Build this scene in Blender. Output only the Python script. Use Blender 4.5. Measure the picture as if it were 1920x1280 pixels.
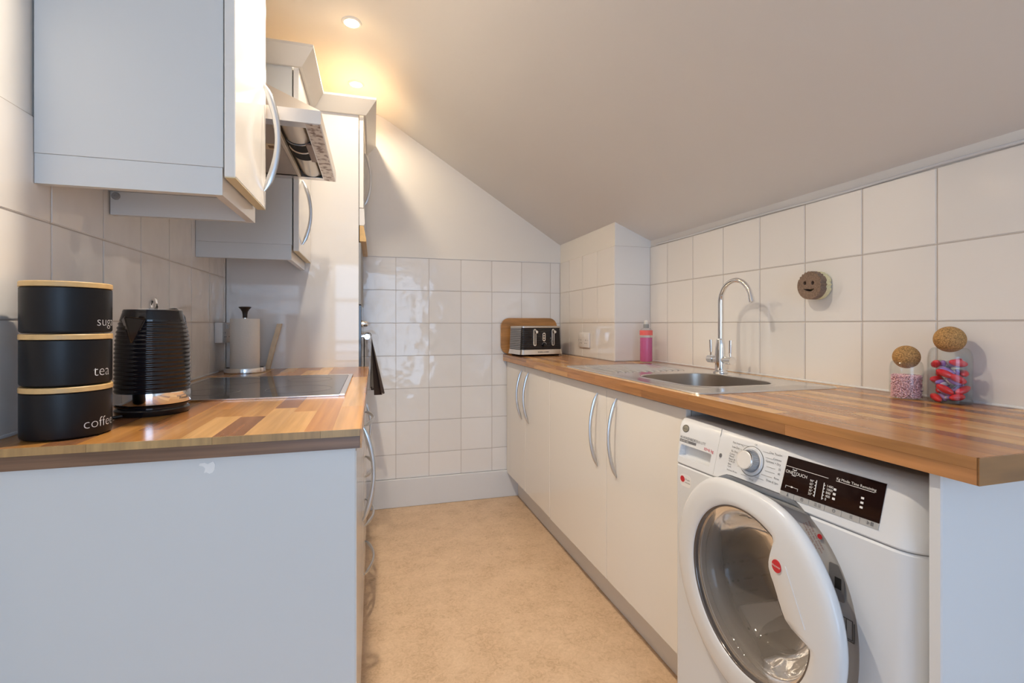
import bpy, bmesh, math, random
from mathutils import Matrix, Vector, noise
random.seed(7)
for o in list(bpy.data.objects): bpy.data.objects.remove(o)
SC = bpy.context.scene
COL = SC.collection
PI = math.pi

# ------------------------------------------------------------------ camera
cd = bpy.data.cameras.new('camera'); cam = bpy.data.objects.new('camera', cd); COL.objects.link(cam)
cam.location = (0, 0, 1.109); cam.rotation_euler = (PI/2, 0, -0.2791)
cd.sensor_width = 36; cd.sensor_fit = 'HORIZONTAL'; cd.lens = 907/1920*36; cd.shift_y = -32/1920
cd.clip_start = 0.02
SC.camera = cam
# ------------------------------------------------------------------ world (overcast daylight through the rear glazing)
w = bpy.data.worlds.new('daylight'); SC.world = w; w.use_nodes = True
bg = w.node_tree.nodes['Background']; bg.inputs[0].default_value = (0.50, 0.71, 1.0, 1); bg.inputs[1].default_value = 3.75
SC.view_settings.view_transform = 'Standard'; SC.view_settings.look = 'None'
SC.view_settings.gamma = 1; SC.view_settings.exposure = 0.63
try: SC.view_settings.use_curve_mapping = False
except Exception: pass
# daylight portal in the rear glazing (only guides the sampling of the sky)
al = bpy.data.lights.new('window_portal', 'AREA'); al.shape = 'RECTANGLE'; al.size = 1.5; al.size_y = 1.96
al.cycles.is_portal = True
ao = bpy.data.objects.new('window_portal', al); COL.objects.link(ao)
ao.location = (0.15, -2.78, 1.08); ao.rotation_euler = (PI/2, 0, 0)
# ceiling downlights' light (their fittings are built further down)
SPOTS = [(-0.088, 2.695), (-0.088, 2.15), (-0.070, 1.60), (-0.030, 1.19)]  # fourth is unseen, added off the row to brighten the near half
SPOT_W, SPOT_COL = 4.0, (1.0, 0.86, 0.68)

# ================================================================== helpers
WM = {}
def wmat(o):
    m = Matrix.Identity(4)
    while o is not None:
        m = (Matrix.Translation(o.location) @ o.rotation_euler.to_matrix().to_4x4()) @ m
        o = o.parent
    return m
def thing(name, label, cat, loc=(0, 0, 0), rotz=0, group=None):
    o = bpy.data.objects.new(name, None); COL.objects.link(o); o.empty_display_size = .05
    o.location = loc; o.rotation_euler = (0, 0, rotz); o['label'] = label; o['category'] = cat
    if group: o['group'] = group
    return o
def tag(o, label=None, cat=None, group=None, kind=None):
    if label: o['label'] = label
    if cat: o['category'] = cat
    if group: o['group'] = group
    if kind: o['kind'] = kind
    return o
def obj(name, bm, mat, parent=None, smooth=False, local=False, label=None, warp=None, ang=35):
    if warp:
        for v in bm.verts: v.co = Vector(warp(*v.co))
    if parent is not None and not local:
        bm.transform(wmat(parent).inverted())
    me = bpy.data.meshes.new(name); bmesh.ops.recalc_face_normals(bm, faces=bm.faces[:]) if bm.faces else None
    bm.to_mesh(me); bm.free()
    for m in (mat if isinstance(mat, (list, tuple)) else [mat]): me.materials.append(m)
    if smooth:
        me.polygons.foreach_set('use_smooth', [True]*len(me.polygons))
        if ang: me.set_sharp_from_angle(angle=math.radians(ang))
    o = bpy.data.objects.new(name, me); COL.objects.link(o)
    if parent is not None: o.parent = parent
    if label: o['label'] = label
    return o
def structure(name, bm, mat, **k):
    o = obj(name, bm, mat, **k); o['kind'] = 'structure'; return o
def addbox(bm, x0, x1, y0, y1, z0, z1, bev=0, seg=1):
    r = bmesh.ops.create_cube(bm, size=1)
    for v in r['verts']:
        v.co = Vector(((v.co.x+.5)*(x1-x0)+x0, (v.co.y+.5)*(y1-y0)+y0, (v.co.z+.5)*(z1-z0)+z0))
    if bev:
        es = list({e for v in r['verts'] for e in v.link_edges})
        bmesh.ops.bevel(bm, geom=es, offset=bev, segments=seg, affect='EDGES', profile=.5)
    return bm
def box(*a, **k): return addbox(bmesh.new(), *a, **k)
def lathe(prof, c=(0, 0, 0), n=48, bm=None, rib=None):
    """prof: list of (r,z); rib optional fn(theta,r,z)->r"""
    bm = bm or bmesh.new(); rings = []
    for r, z in prof:
        if r < 1e-6: rings.append([bm.verts.new((c[0], c[1], c[2]+z))]); continue
        ring = []
        for i in range(n):
            t = 2*PI*i/n; rr = rib(t, r, z) if rib else r
            ring.append(bm.verts.new((c[0]+rr*math.cos(t), c[1]+rr*math.sin(t), c[2]+z)))
        rings.append(ring)
    for a, b in zip(rings, rings[1:]):
        if len(a) == 1 and len(b) == 1: continue
        for i in range(n):
            j = (i+1) % n
            if len(a) == 1: bm.faces.new((a[0], b[i], b[j]))
            elif len(b) == 1: bm.faces.new((a[i], a[j], b[0]))
            else: bm.faces.new((a[i], a[j], b[j], b[i]))
    return bm
def tube(pts, rad, n=12, bm=None, flat=None, caps=True):
    """sweep along pts; rad number or list; flat=(sx,sy) section scale relative to frame"""
    bm = bm or bmesh.new(); pts = [Vector(p) for p in pts]; m = len(pts)
    if not isinstance(rad, (list, tuple)): rad = [rad]*m
    up = None; rings = []
    for i, p in enumerate(pts):
        t = (pts[min(i+1, m-1)]-pts[max(i-1, 0)]).normalized()
        if up is None:
            up = Vector((0, 0, 1)) if abs(t.z) < .9 else Vector((0, 1, 0))
        a = (up - t*up.dot(t)).normalized(); up = a; b = t.cross(a)
        fx, fy = flat if flat else (1, 1)
        rings.append([bm.verts.new(p + a*(rad[i]*fx*math.cos(2*PI*k/n)) + b*(rad[i]*fy*math.sin(2*PI*k/n))) for k in range(n)])
    for A, B in zip(rings, rings[1:]):
        for k in range(n):
            l = (k+1) % n; bm.faces.new((A[k], A[l], B[l], B[k]))
    if caps:
        bm.faces.new(rings[0][::-1]); bm.faces.new(rings[-1])
    return bm
def loft(outlines, bm=None, cap0=True, cap1=True):
    bm = bm or bmesh.new(); R = [[bm.verts.new(p) for p in o] for o in outlines]; n = len(R[0])
    for A, B in zip(R, R[1:]):
        for k in range(n):
            l = (k+1) % n; bm.faces.new((A[k], A[l], B[l], B[k]))
    if cap0: bm.faces.new(R[0][::-1])
    if cap1: bm.faces.new(R[-1])
    return bm
def rrect(x0, x1, y0, y1, r, n=6):
    """rounded rectangle outline; r number or 4 radii (x1y1,x0y1,x0y0,x1y0)"""
    if not isinstance(r, (list, tuple)): r = [r]*4
    out = []
    for k, (cx, cy, a0) in enumerate(((x1, y1, 0), (x0, y1, PI/2), (x0, y0, PI), (x1, y0, 1.5*PI))):
        rr = max(r[k], 1e-4); sx = -1 if k in (0, 3) else 1; sy = -1 if k in (0, 1) else 1
        for i in range(n+1):
            t = a0+PI/2*i/n
            out.append((cx+sx*rr+rr*math.cos(t), cy+sy*rr+rr*math.sin(t)))
    return out
def prism(poly, axis, a, b, bm=None):
    """extrude 2-D poly between a and b along axis ('x': poly=(y,z), 'y': (x,z), 'z': (x,y))"""
    f = {'x': lambda p, t: (t, p[0], p[1]), 'y': lambda p, t: (p[0], t, p[1]), 'z': lambda p, t: (p[0], p[1], t)}[axis]
    return loft([[f(p, a) for p in poly], [f(p, b) for p in poly]], bm)
_tc = {}
def text_bm(s, size, align='LEFT', thin=0.0, map=None, extrude=0.0, valign='BOTTOM_BASELINE'):
    c = bpy.data.curves.new('lettering', 'FONT'); c.body = s; c.size = size; c.align_x = align
    c.offset = -thin*size; c.extrude = extrude; c.resolution_u = 3
    o = bpy.data.objects.new('lettering', c); COL.objects.link(o)
    dg = bpy.context.evaluated_depsgraph_get(); me = bpy.data.meshes.new_from_object(o.evaluated_get(dg))
    bm = bmesh.new(); bm.from_mesh(me)
    bpy.data.objects.remove(o); bpy.data.curves.remove(c); bpy.data.meshes.remove(me)
    if map:
        for v in bm.verts: v.co = Vector(map(v.co.x, v.co.y, v.co.z))
    return bm
def merge(dst, src):
    me = bpy.data.meshes.new('t'); src.to_mesh(me); src.free(); dst.from_mesh(me); bpy.data.meshes.remove(me); return dst

# ================================================================== materials
def mat(name, col, rough=.5, metal=0, coat=0, trans=0, ior=1.45, alpha=1, emit=None, estr=0, bump=None, vary=None, spec=None, sheen=0):
    """bump=(scale,strength,distance[,detail]); vary=(scale,amount): value mottling"""
    m = bpy.data.materials.new(name); m.use_nodes = True; nt = m.node_tree; p = nt.nodes['Principled BSDF']
    p.inputs['Base Color'].default_value = (*col, 1); p.inputs['Roughness'].default_value = rough
    p.inputs['Metallic'].default_value = metal; p.inputs['Coat Weight'].default_value = coat; p.inputs['Coat Roughness'].default_value = .05
    p.inputs['Transmission Weight'].default_value = trans; p.inputs['IOR'].default_value = ior; p.inputs['Alpha'].default_value = alpha
    if spec is not None: p.inputs['Specular IOR Level'].default_value = spec
    if sheen: p.inputs['Sheen Weight'].default_value = sheen
    if emit: p.inputs['Emission Color'].default_value = (*emit, 1); p.inputs['Emission Strength'].default_value = estr
    L = nt.links.new
    tc = nt.nodes.new('ShaderNodeTexCoord')
    if bump:
        n = nt.nodes.new('ShaderNodeTexNoise'); n.inputs['Scale'].default_value = bump[0]; n.inputs['Detail'].default_value = bump[3] if len(bump) > 3 else 2
        b = nt.nodes.new('ShaderNodeBump'); b.inputs['Strength'].default_value = bump[1]; b.inputs['Distance'].default_value = bump[2]
        L(tc.outputs['Object'], n.inputs['Vector']); L(n.outputs['Fac'], b.inputs['Height']); L(b.outputs[0], p.inputs['Normal'])
    if vary:
        n = nt.nodes.new('ShaderNodeTexNoise'); n.inputs['Scale'].default_value = vary[0]; n.inputs['Detail'].default_value = 6
        r = nt.nodes.new('ShaderNodeValToRGB'); k = vary[1]
        r.color_ramp.elements[0].position = .3; r.color_ramp.elements[1].position = .7
        r.color_ramp.elements[0].color = (*[c*(1-k) for c in col], 1); r.color_ramp.elements[1].color = (*[min(1, c*(1+k)) for c in col], 1)
        L(tc.outputs['Object'], n.inputs['Vector']); L(n.outputs['Fac'], r.inputs[0]); L(r.outputs[0], p.inputs['Base Color'])
    return m
def tile_mat(name, col, wav):
    m = mat(name, col, .08, spec=.6); nt = m.node_tree; L = nt.links.new; p = nt.nodes['Principled BSDF']
    tc = nt.nodes.new('ShaderNodeTexCoord'); oi = nt.nodes.new('ShaderNodeObjectInfo'); mul = nt.nodes.new('ShaderNodeVectorMath'); mul.operation = 'SCALE'
    comb = nt.nodes.new('ShaderNodeCombineXYZ'); L(oi.outputs['Random'], comb.inputs[0]); L(oi.outputs['Random'], comb.inputs[1]); L(oi.outputs['Random'], comb.inputs[2])
    mul.inputs['Scale'].default_value = 37; L(comb.outputs[0], mul.inputs[0])
    add = nt.nodes.new('ShaderNodeVectorMath'); L(tc.outputs['Object'], add.inputs[0]); L(mul.outputs[0], add.inputs[1])
    n = nt.nodes.new('ShaderNodeTexNoise'); n.inputs['Scale'].default_value = 14; n.inputs['Detail'].default_value = 0.6; L(add.outputs[0], n.inputs['Vector'])
    b = nt.nodes.new('ShaderNodeBump'); b.inputs['Strength'].default_value = wav; b.inputs['Distance'].default_value = .01
    L(n.outputs['Fac'], b.inputs['Height']); L(b.outputs[0], p.inputs['Normal'])
    hv = nt.nodes.new('ShaderNodeHueSaturation'); hv.inputs['Color'].default_value = (*col, 1)
    mr = nt.nodes.new('ShaderNodeMapRange'); mr.inputs['To Min'].default_value = .97; mr.inputs['To Max'].default_value = 1.02
    L(oi.outputs['Random'], mr.inputs['Value']); L(mr.outputs[0], hv.inputs['Value']); L(hv.outputs[0], p.inputs['Base Color'])
    return m
def wood_mat(name, ramp, rough=.25, grain=(60, 60, 3), ring=.5, coat=0, fig=1.0, spec=.5):
    """each stave takes its own tone from Object Info random; grain stretched along local Y (or per `grain`)"""
    m = bpy.data.materials.new(name); m.use_nodes = True; nt = m.node_tree; L = nt.links.new; p = nt.nodes['Principled BSDF']
    p.inputs['Roughness'].default_value = rough; p.inputs['Coat Weight'].default_value = coat; p.inputs['Specular IOR Level'].default_value = spec
    tc = nt.nodes.new('ShaderNodeTexCoord'); oi = nt.nodes.new('ShaderNodeObjectInfo')
    comb = nt.nodes.new('ShaderNodeCombineXYZ')
    for i in range(3): L(oi.outputs['Random'], comb.inputs[i])
    sc = nt.nodes.new('ShaderNodeVectorMath'); sc.operation = 'SCALE'; sc.inputs['Scale'].default_value = 51; L(comb.outputs[0], sc.inputs[0])
    add = nt.nodes.new('ShaderNodeVectorMath'); L(tc.outputs['Object'], add.inputs[0]); L(sc.outputs[0], add.inputs[1])
    mp = nt.nodes.new('ShaderNodeMapping'); mp.inputs['Scale'].default_value = grain; L(add.outputs[0], mp.inputs['Vector'])
    n = nt.nodes.new('ShaderNodeTexNoise'); n.inputs['Scale'].default_value = 1; n.inputs['Detail'].default_value = 2.5; n.inputs['Roughness'].default_value = .55; n.inputs['Distortion'].default_value = .15
    L(mp.outputs[0], n.inputs['Vector'])
    mp2 = nt.nodes.new('ShaderNodeMapping'); mp2.inputs['Scale'].default_value = tuple(g*.22 for g in grain); L(add.outputs[0], mp2.inputs['Vector'])
    n2 = nt.nodes.new('ShaderNodeTexNoise'); n2.inputs['Scale'].default_value = 1; n2.inputs['Detail'].default_value = 2; L(mp2.outputs[0], n2.inputs['Vector'])
    cr = nt.nodes.new('ShaderNodeValToRGB'); cr.color_ramp.interpolation = 'CONSTANT'
    for i in range(len(ramp)-2): cr.color_ramp.elements.new(.5)
    for i, c in enumerate(ramp):
        e = cr.color_ramp.elements[i]; e.position = i/len(ramp); e.color = (*c, 1)
    L(oi.outputs['Random'], cr.inputs[0])
    g = nt.nodes.new('ShaderNodeMapRange'); g.inputs['From Min'].default_value = .3; g.inputs['From Max'].default_value = .7
    g.inputs['To Min'].default_value = 1-.34*fig; g.inputs['To Max'].default_value = 1+.2*fig; L(n.outputs['Fac'], g.inputs['Value'])
    g2 = nt.nodes.new('ShaderNodeMapRange'); g2.inputs['From Min'].default_value = .3; g2.inputs['From Max'].default_value = .7
    g2.inputs['To Min'].default_value = 1-.3*fig; g2.inputs['To Max'].default_value = 1+.15*fig; L(n2.outputs['Fac'], g2.inputs['Value'])
    mm = nt.nodes.new('ShaderNodeMath'); mm.operation = 'MULTIPLY'; L(g.outputs[0], mm.inputs[0]); L(g2.outputs[0], mm.inputs[1])
    vs = nt.nodes.new('ShaderNodeVectorMath'); vs.operation = 'SCALE'; L(cr.outputs[0], vs.inputs[0]); L(mm.outputs[0], vs.inputs['Scale'])
    L(vs.outputs[0], p.inputs['Base Color'])
    return m
def brushed(name, col, rough, stretch, amt=.02, metal=1):
    m = mat(name, col, rough, metal); nt = m.node_tree; L = nt.links.new; p = nt.nodes['Principled BSDF']
    tc = nt.nodes.new('ShaderNodeTexCoord'); mp = nt.nodes.new('ShaderNodeMapping'); mp.inputs['Scale'].default_value = stretch
    n = nt.nodes.new('ShaderNodeTexNoise'); n.inputs['Scale'].default_value = 1; n.inputs['Detail'].default_value = 3
    b = nt.nodes.new('ShaderNodeBump'); b.inputs['Strength'].default_value = amt; b.inputs['Distance'].default_value = .002
    L(tc.outputs['Object'], mp.inputs['Vector']); L(mp.outputs[0], n.inputs['Vector']); L(n.outputs['Fac'], b.inputs['Height']); L(b.outputs[0], p.inputs['Normal'])
    return m

PAINT = mat('wall_paint', (.84, .82, .79), .6, bump=(90, .12, .003, 3))
CEILP = mat('ceiling_paint', (.83, .815, .80), .55, bump=(7, .25, .01, 4))
GROUT = mat('grout', (.54, .49, .45), .8, bump=(200, .2, .001))
TILE_F = tile_mat('glazed_tile_wavy', (.85, .835, .825), .32)
TILE_R = tile_mat('glazed_tile', (.84, .82, .80), .05)
TILE_L = tile_mat('glazed_tile_lifted', (.88, .85, .82), .38)  # tile colour lifted, standing in for bounce light the left wall lacks
WHITE_LAM = mat('white_laminate', (.74, .75, .75), .32, bump=(400, .02, .0005))
GLOSS = mat('gloss_cream_door', (.88, .85, .81), .12, spec=.5)
GLOSSW = mat('gloss_white_side', (.80, .775, .75), .045, spec=.6)
EDGEY = mat('yellowed_edge', (.74, .64, .42), .45)
PLINTH = mat('plinth_grey_white', (.80, .785, .77), .4)
SATIN = mat('satin_nickel', (.60, .62, .65), .28, 1)
CHROME = mat('chrome', (.86, .87, .88), .06, 1)
STEEL = mat('brushed_steel', (.76, .75, .74), .2, 1)
HOODSTEEL = brushed('hood_steel', (.74, .69, .65), .28, (90, 4, 90), .05)
BLACKGL = mat('black_glass', (.035, .034, .036), .06, spec=.6)
BLACKM = mat('black_matt_metal', (.006, .007, .010), .38, spec=.38)
BLACKP = mat('black_gloss_plastic', (.010, .010, .013), .10, spec=.6)
DARK = mat('dark_void', (.02, .02, .02), .8)
WHITEP = mat('white_plastic', (.76, .775, .80), .22, spec=.5)
WHITEP2 = mat('white_door_plastic', (.77, .785, .81), .16, spec=.5)
GREYP = mat('silver_grey_plastic', (.66, .67, .69), .35)
GREYB = mat('button_grey', (.43, .425, .42), .4)
TXTG = mat('grey_print', (.16, .16, .17), .6)
TXTW = mat('white_print', (.85, .84, .82), .5)
TXTR = mat('red_print', (.65, .05, .10), .5)
TXTC = mat('canister_print', (.70, .70, .72), .5)
RED = mat('red_enamel', (.62, .03, .04), .35)
BAMBOO = mat('bamboo', (.70, .46, .20), .42, vary=(40, .12))
BOARD = wood_mat('board_wood', [(.50, .24, .075)]*2, .4, (10, 10, 90), fig=.7)
CORK = mat('cork', (.42, .235, .085), .8, bump=(420, .5, .0012, 3), vary=(320, .55))
PAPER = mat('paper_towel', (.80, .76, .70), .9, bump=(120, .4, .002))
GLASS = mat('clear_glass', (1, 1, 1), .0, trans=1, ior=1.13, spec=.9)
SMOKE = mat('porthole_glass', (.56, .49, .42), .03, trans=.72, ior=1.25, spec=.9)
def thin_glass(name, tint=(1, 1, 1), refl=1.0, rough=.02):
    m = bpy.data.materials.new(name); m.use_nodes = True; nt = m.node_tree; L = nt.links.new; nt.nodes.clear()
    o = nt.nodes.new('ShaderNodeOutputMaterial'); mx = nt.nodes.new('ShaderNodeMixShader'); t = nt.nodes.new('ShaderNodeBsdfTransparent'); g = nt.nodes.new('ShaderNodeBsdfGlossy')
    f = nt.nodes.new('ShaderNodeLayerWeight'); f.inputs[0].default_value = .5; pw = nt.nodes.new('ShaderNodeMath'); pw.operation = 'POWER'; pw.inputs[1].default_value = 3.5; L(f.outputs['Facing'], pw.inputs[0])
    k = nt.nodes.new('ShaderNodeMath'); k.operation = 'MULTIPLY_ADD'; k.inputs[1].default_value = .55*refl; k.inputs[2].default_value = .035*refl
    t.inputs[0].default_value = (*tint, 1); g.inputs['Roughness'].default_value = rough
    L(pw.outputs[0], k.inputs[0]); L(k.outputs[0], mx.inputs[0]); L(t.outputs[0], mx.inputs[1]); L(g.outputs[0], mx.inputs[2]); L(mx.outputs[0], o.inputs[0])
    return m
GLASS = thin_glass('clear_glass', (.97, .98, .98), .9)
SPONGE = mat('grey_brown_sponge', (.24, .165, .12), .9, bump=(260, .9, .002, 3), vary=(200, .25))
SPONGEY = mat('cream_sponge', (.78, .70, .42), .85, bump=(200, .7, .002, 3), vary=(160, .12))
STAVE = wood_mat('worktop_stave', [(.50, .225, .065), (.64, .33, .105), (.36, .15, .05), (.68, .38, .13), (.54, .26, .075), (.30, .135, .06), (.62, .29, .08), (.44, .195, .06), (.70, .40, .15), (.52, .23, .065)], .2, (60, 2.6, 60), spec=.5, fig=.62)
WALNUT = wood_mat('walnut_edge', [(.27, .15, .09), (.30, .17, .10)], .3, (4, 70, 90))
PALEEDGE = wood_mat('pale_end_grain_edge', [(.52, .33, .14), (.48, .29, .12), (.55, .35, .15)], .3, (90, 90, 9), fig=.55)
ENDEDGE = wood_mat('oiled_end_edge', [(.33, .165, .06)]*2, .3, (7, 60, 40), fig=.7)
EDGEST = wood_mat('front_edge_stave', [(.58, .29, .10), (.45, .21, .08), (.66, .35, .13), (.52, .25, .09), (.40, .20, .09)], .25, (90, 4, 60), fig=.8)

def vinyl():
    m = mat('tan_vinyl', (.6, .4, .2), .38, spec=.4); nt = m.node_tree; L = nt.links.new; p = nt.nodes['Principled BSDF']
    tc = nt.nodes.new('ShaderNodeTexCoord')
    n = nt.nodes.new('ShaderNodeTexNoise'); n.inputs['Scale'].default_value = 55; n.inputs['Detail'].default_value = 8; n.inputs['Roughness'].default_value = .7; n.inputs['Distortion'].default_value = 1.4
    n2 = nt.nodes.new('ShaderNodeTexNoise'); n2.inputs['Scale'].default_value = 9; n2.inputs['Detail'].default_value = 5
    L(tc.outputs['Object'], n.inputs['Vector']); L(tc.outputs['Object'], n2.inputs['Vector'])
    a = nt.nodes.new('ShaderNodeMath'); a.operation = 'MULTIPLY_ADD'; a.inputs[1].default_value = .65; L(n.outputs['Fac'], a.inputs[0])
    b = nt.nodes.new('ShaderNodeMath'); b.operation = 'MULTIPLY'; b.inputs[1].default_value = .35; L(n2.outputs['Fac'], b.inputs[0]); L(b.outputs[0], a.inputs[2])
    r = nt.nodes.new('ShaderNodeValToRGB'); r.color_ramp.elements[0].position = .36; r.color_ramp.elements[1].position = .62
    r.color_ramp.elements[0].color = (.54, .36, .215, 1); r.color_ramp.elements[1].color = (.77, .56, .375, 1)
    e = r.color_ramp.elements.new(.48); e.color = (.68, .48, .31, 1)
    L(a.outputs[0], r.inputs[0]); L(r.outputs[0], p.inputs['Base Color'])
    return m
VINYL = vinyl()

# ================================================================== room shell
XL, XR, YF, YB = -.639, 1.41, 3.02, -2.8
HL, HR = .905, .917            # worktop heights
structure('floor', box(-.75, 1.55, YB-.1, YF+.1, -.05, 0), VINYL)
prof = [(-.8, 2.385), (-.08, 2.385), (-.03, 2.382), (.02, 2.372), (.06, 2.355), (.10, 2.333), (.2, 2.27), (1.19, 1.645), (1.41, 1.553), (1.56, 1.49)]
cb = prism(prof + [(1.56, 1.64), (1.25, 1.80), (.25, 2.42), (.0, 2.5), (-.8, 2.5)], 'y', YB-.1, YF+.1)
structure('ceiling', cb, CEILP, smooth=True, ang=25)
G = .0035   # grout plane set back behind tile face
wall_far = structure('wall_far', box(-.75, 1.56, YF+G, YF+.1, 0, 2.45), PAINT)
wall_right = structure('wall_right', box(XR+G, XR+.13, YB-.1, YF+.1, 0, 1.75), PAINT)
wall_left = structure('wall_left', box(XL-.1, XL-G, YB-.1, YF+.1, 0, 2.45), PAINT)
wall_boxing = structure('wall_boxing', box(1.20+G, XR+G, 2.26+G, YF+G, 0, 1.70), PAINT)
rb = bmesh.new()
WX0, WX1, WZ0, WZ1 = -.60, .90, .10, 2.06
addbox(rb, -.75, WX0, YB-.1, YB, 0, 2.45); addbox(rb, WX1, 1.56, YB-.1, YB, 0, 2.45)
addbox(rb, WX0, WX1, YB-.1, YB, WZ1, 2.45); addbox(rb, WX0, WX1, YB-.1, YB, 0, WZ0)
structure('wall_rear', rb, PAINT)
fb = bmesh.new()
for x in (WX0, .125, WX1-.05): addbox(fb, x, x+.05, YB-.08, YB-.03, WZ0, WZ1)
for z in (WZ0, .82, 1.45, WZ1-.05): addbox(fb, WX0, WX1, YB-.08, YB-.03, z, z+.045)
structure('window_1', fb, WHITEP)

# ---- tiles
_tm = {}
def tile_mesh(w, h, m):
    k = (round(w, 4), round(h, 4), m.name)
    if k not in _tm:
        bm = box(-w/2+.0014, w/2-.0014, 0, .007, -h/2+.0014, h/2-.0014)
        fr = [e for e in bm.edges if all(abs(v.co.y) < 1e-6 for v in e.verts)]
        bmesh.ops.bevel(bm, geom=fr, offset=.0018, segments=2, affect='EDGES')
        me = bpy.data.meshes.new('tile'); bm.to_mesh(me); bm.free(); me.materials.append(m); _tm[k] = me
    return _tm[k]
def tiles(parent, face, a_edges, z_edges, pos, m, skip=None):
    """face: 'S' faces -Y at y=pos; 'W' faces -X at x=pos; 'E' faces +X at x=pos"""
    for a0, a1 in zip(a_edges, a_edges[1:]):
        for z0, z1 in zip(z_edges, z_edges[1:]):
            if skip and skip((a0+a1)/2, (z0+z1)/2): continue
            o = bpy.data.objects.new('tile', tile_mesh(a1-a0, z1-z0, m)); COL.objects.link(o); o.parent = parent
            c = (a0+a1)/2; z = (z0+z1)/2
            j = random.uniform(-.0002, .0002)
            if face == 'S': o.location = (c, pos+j, z)
            elif face == 'W': o.location = (pos+j, c, z); o.rotation_euler = (0, 0, -PI/2)
            else: o.location = (pos+j, c, z); o.rotation_euler = (0, 0, PI/2)
def grout(parent, *a): return obj('grout', box(*a), GROUT, parent)
ZT = [1.117, 1.317, 1.517]
tiles(wall_far, 'S', [-.069, .131, .331, .531, .731, .931, 1.131, 1.2], [.17, .317, .517, .717, .917]+ZT, YF, TILE_F, skip=lambda x, z: x > .93 and z < .86)
grout(wall_far, -.069, 1.2, YF+.002, YF+G+.001, .17, 1.517)
tiles(wall_right, 'W', [.506+.2*k-.2 for k in range(11)]+[2.26], [HR]+ZT, XR, TILE_R)
grout(wall_right, XR+.002, XR+G+.001, .306, 2.26, HR, 1.517)
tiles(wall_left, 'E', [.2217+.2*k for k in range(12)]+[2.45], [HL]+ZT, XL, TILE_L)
grout(wall_left, XL-G-.001, XL-.002, .2217, 2.45, HL, 1.517)
tiles(wall_boxing, 'W', [2.26, 2.46, 2.66, 2.86, 3.02], [HR]+ZT, 1.20, TILE_R)
tiles(wall_boxing, 'S', [1.20, 1.41], [HR]+ZT, 2.26, TILE_R)
grout(wall_boxing, 1.202, 1.2+G+.001, 2.263, 3.02, HR, 1.517)
grout(wall_boxing, 1.203, 1.41, 2.262, 2.26+G+.001, HR, 1.517)
structure('baseboard_far', box(-.07, 1.16, YF-.016, YF+.002, 0, .17, bev=.003), WHITEP)
# sealant and the plaster lip above the tiles on the right
structure('trim_1', tube([(XR-.001, y, 1.522+.002*math.sin(y*9)) for y in [.3+.1*k for k in range(20)]], .0045, 8), WHITEP, smooth=True)
structure('trim_2', tube([(XR-.001, y, HR+.002) for y in [.49+.1*k for k in range(17)]]+[(XR-.001, 2.245, HR+.002)], .004, 8), WHITEP, smooth=True)
structure('trim_3', tube([(XL+.001, y, HL+.002) for y in [1.01+.12*k for k in range(12)]], .004, 8), WHITEP, smooth=True)
structure('trim_4', tube([(.0+.1*k, YF, 1.5185) for k in range(-1, 13)], .0018, 8), WHITEP, smooth=True)

# ================================================================== downlights
LENS = mat('lamp_lens', (1, .9, .7), .4, emit=(1.0, .86, .62), estr=14)
for i, (x, y) in enumerate(SPOTS):
    lab = ['lit recessed ceiling downlight nearest the far wall, above the tall cabinet', 'lit recessed ceiling downlight second from the far wall'][i] if i < 2 else 'recessed ceiling downlight, %s from the far wall, out of the picture' % ['third', 'added as fill, fourth', 'fifth', 'sixth', 'seventh'][i-2]
    t = thing('ceiling_downlight', lab, 'ceiling light', (x, y, 2.385), 0, 'downlights along the ceiling' )
    obj('trim_ring', lathe([(.030, -.001), (.031, -.006), (.038, -.0055), (.0415, -.002), (.0415, 0), (.03, 0)], n=40), WHITEP, t, True, True)
    obj('lens', lathe([(0, -.004), (.02, -.005), (.0305, -.0035)], n=32), LENS, t, True, True)
    l = bpy.data.lights.new('downlight_lamp', 'SPOT'); l.energy = (12.5, 14.5, 13, 52)[i]; l.color = (1.0, .80, .54) if i == 0 else SPOT_COL; l.shadow_soft_size = .028
    l.spot_size = math.radians((162, 145, 140, 140)[i]); l.spot_blend = (.6, .9, .9, .9)[i]
    lo = bpy.data.objects.new('downlight_lamp', l); COL.objects.link(lo); lo.location = (x, y, 2.372)
    # added point light hanging below each fitting, fills in the warm ceiling glow
    l2 = bpy.data.lights.new('ceiling_glow_fill', 'POINT'); l2.energy = (.078, .105, .10, .10)[i]; l2.color = (1.0, 0.66, 0.28); l2.shadow_soft_size = .02
    lo2 = bpy.data.objects.new('ceiling_glow_fill', l2); COL.objects.link(lo2); lo2.location = (x, y, 2.295)

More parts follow.
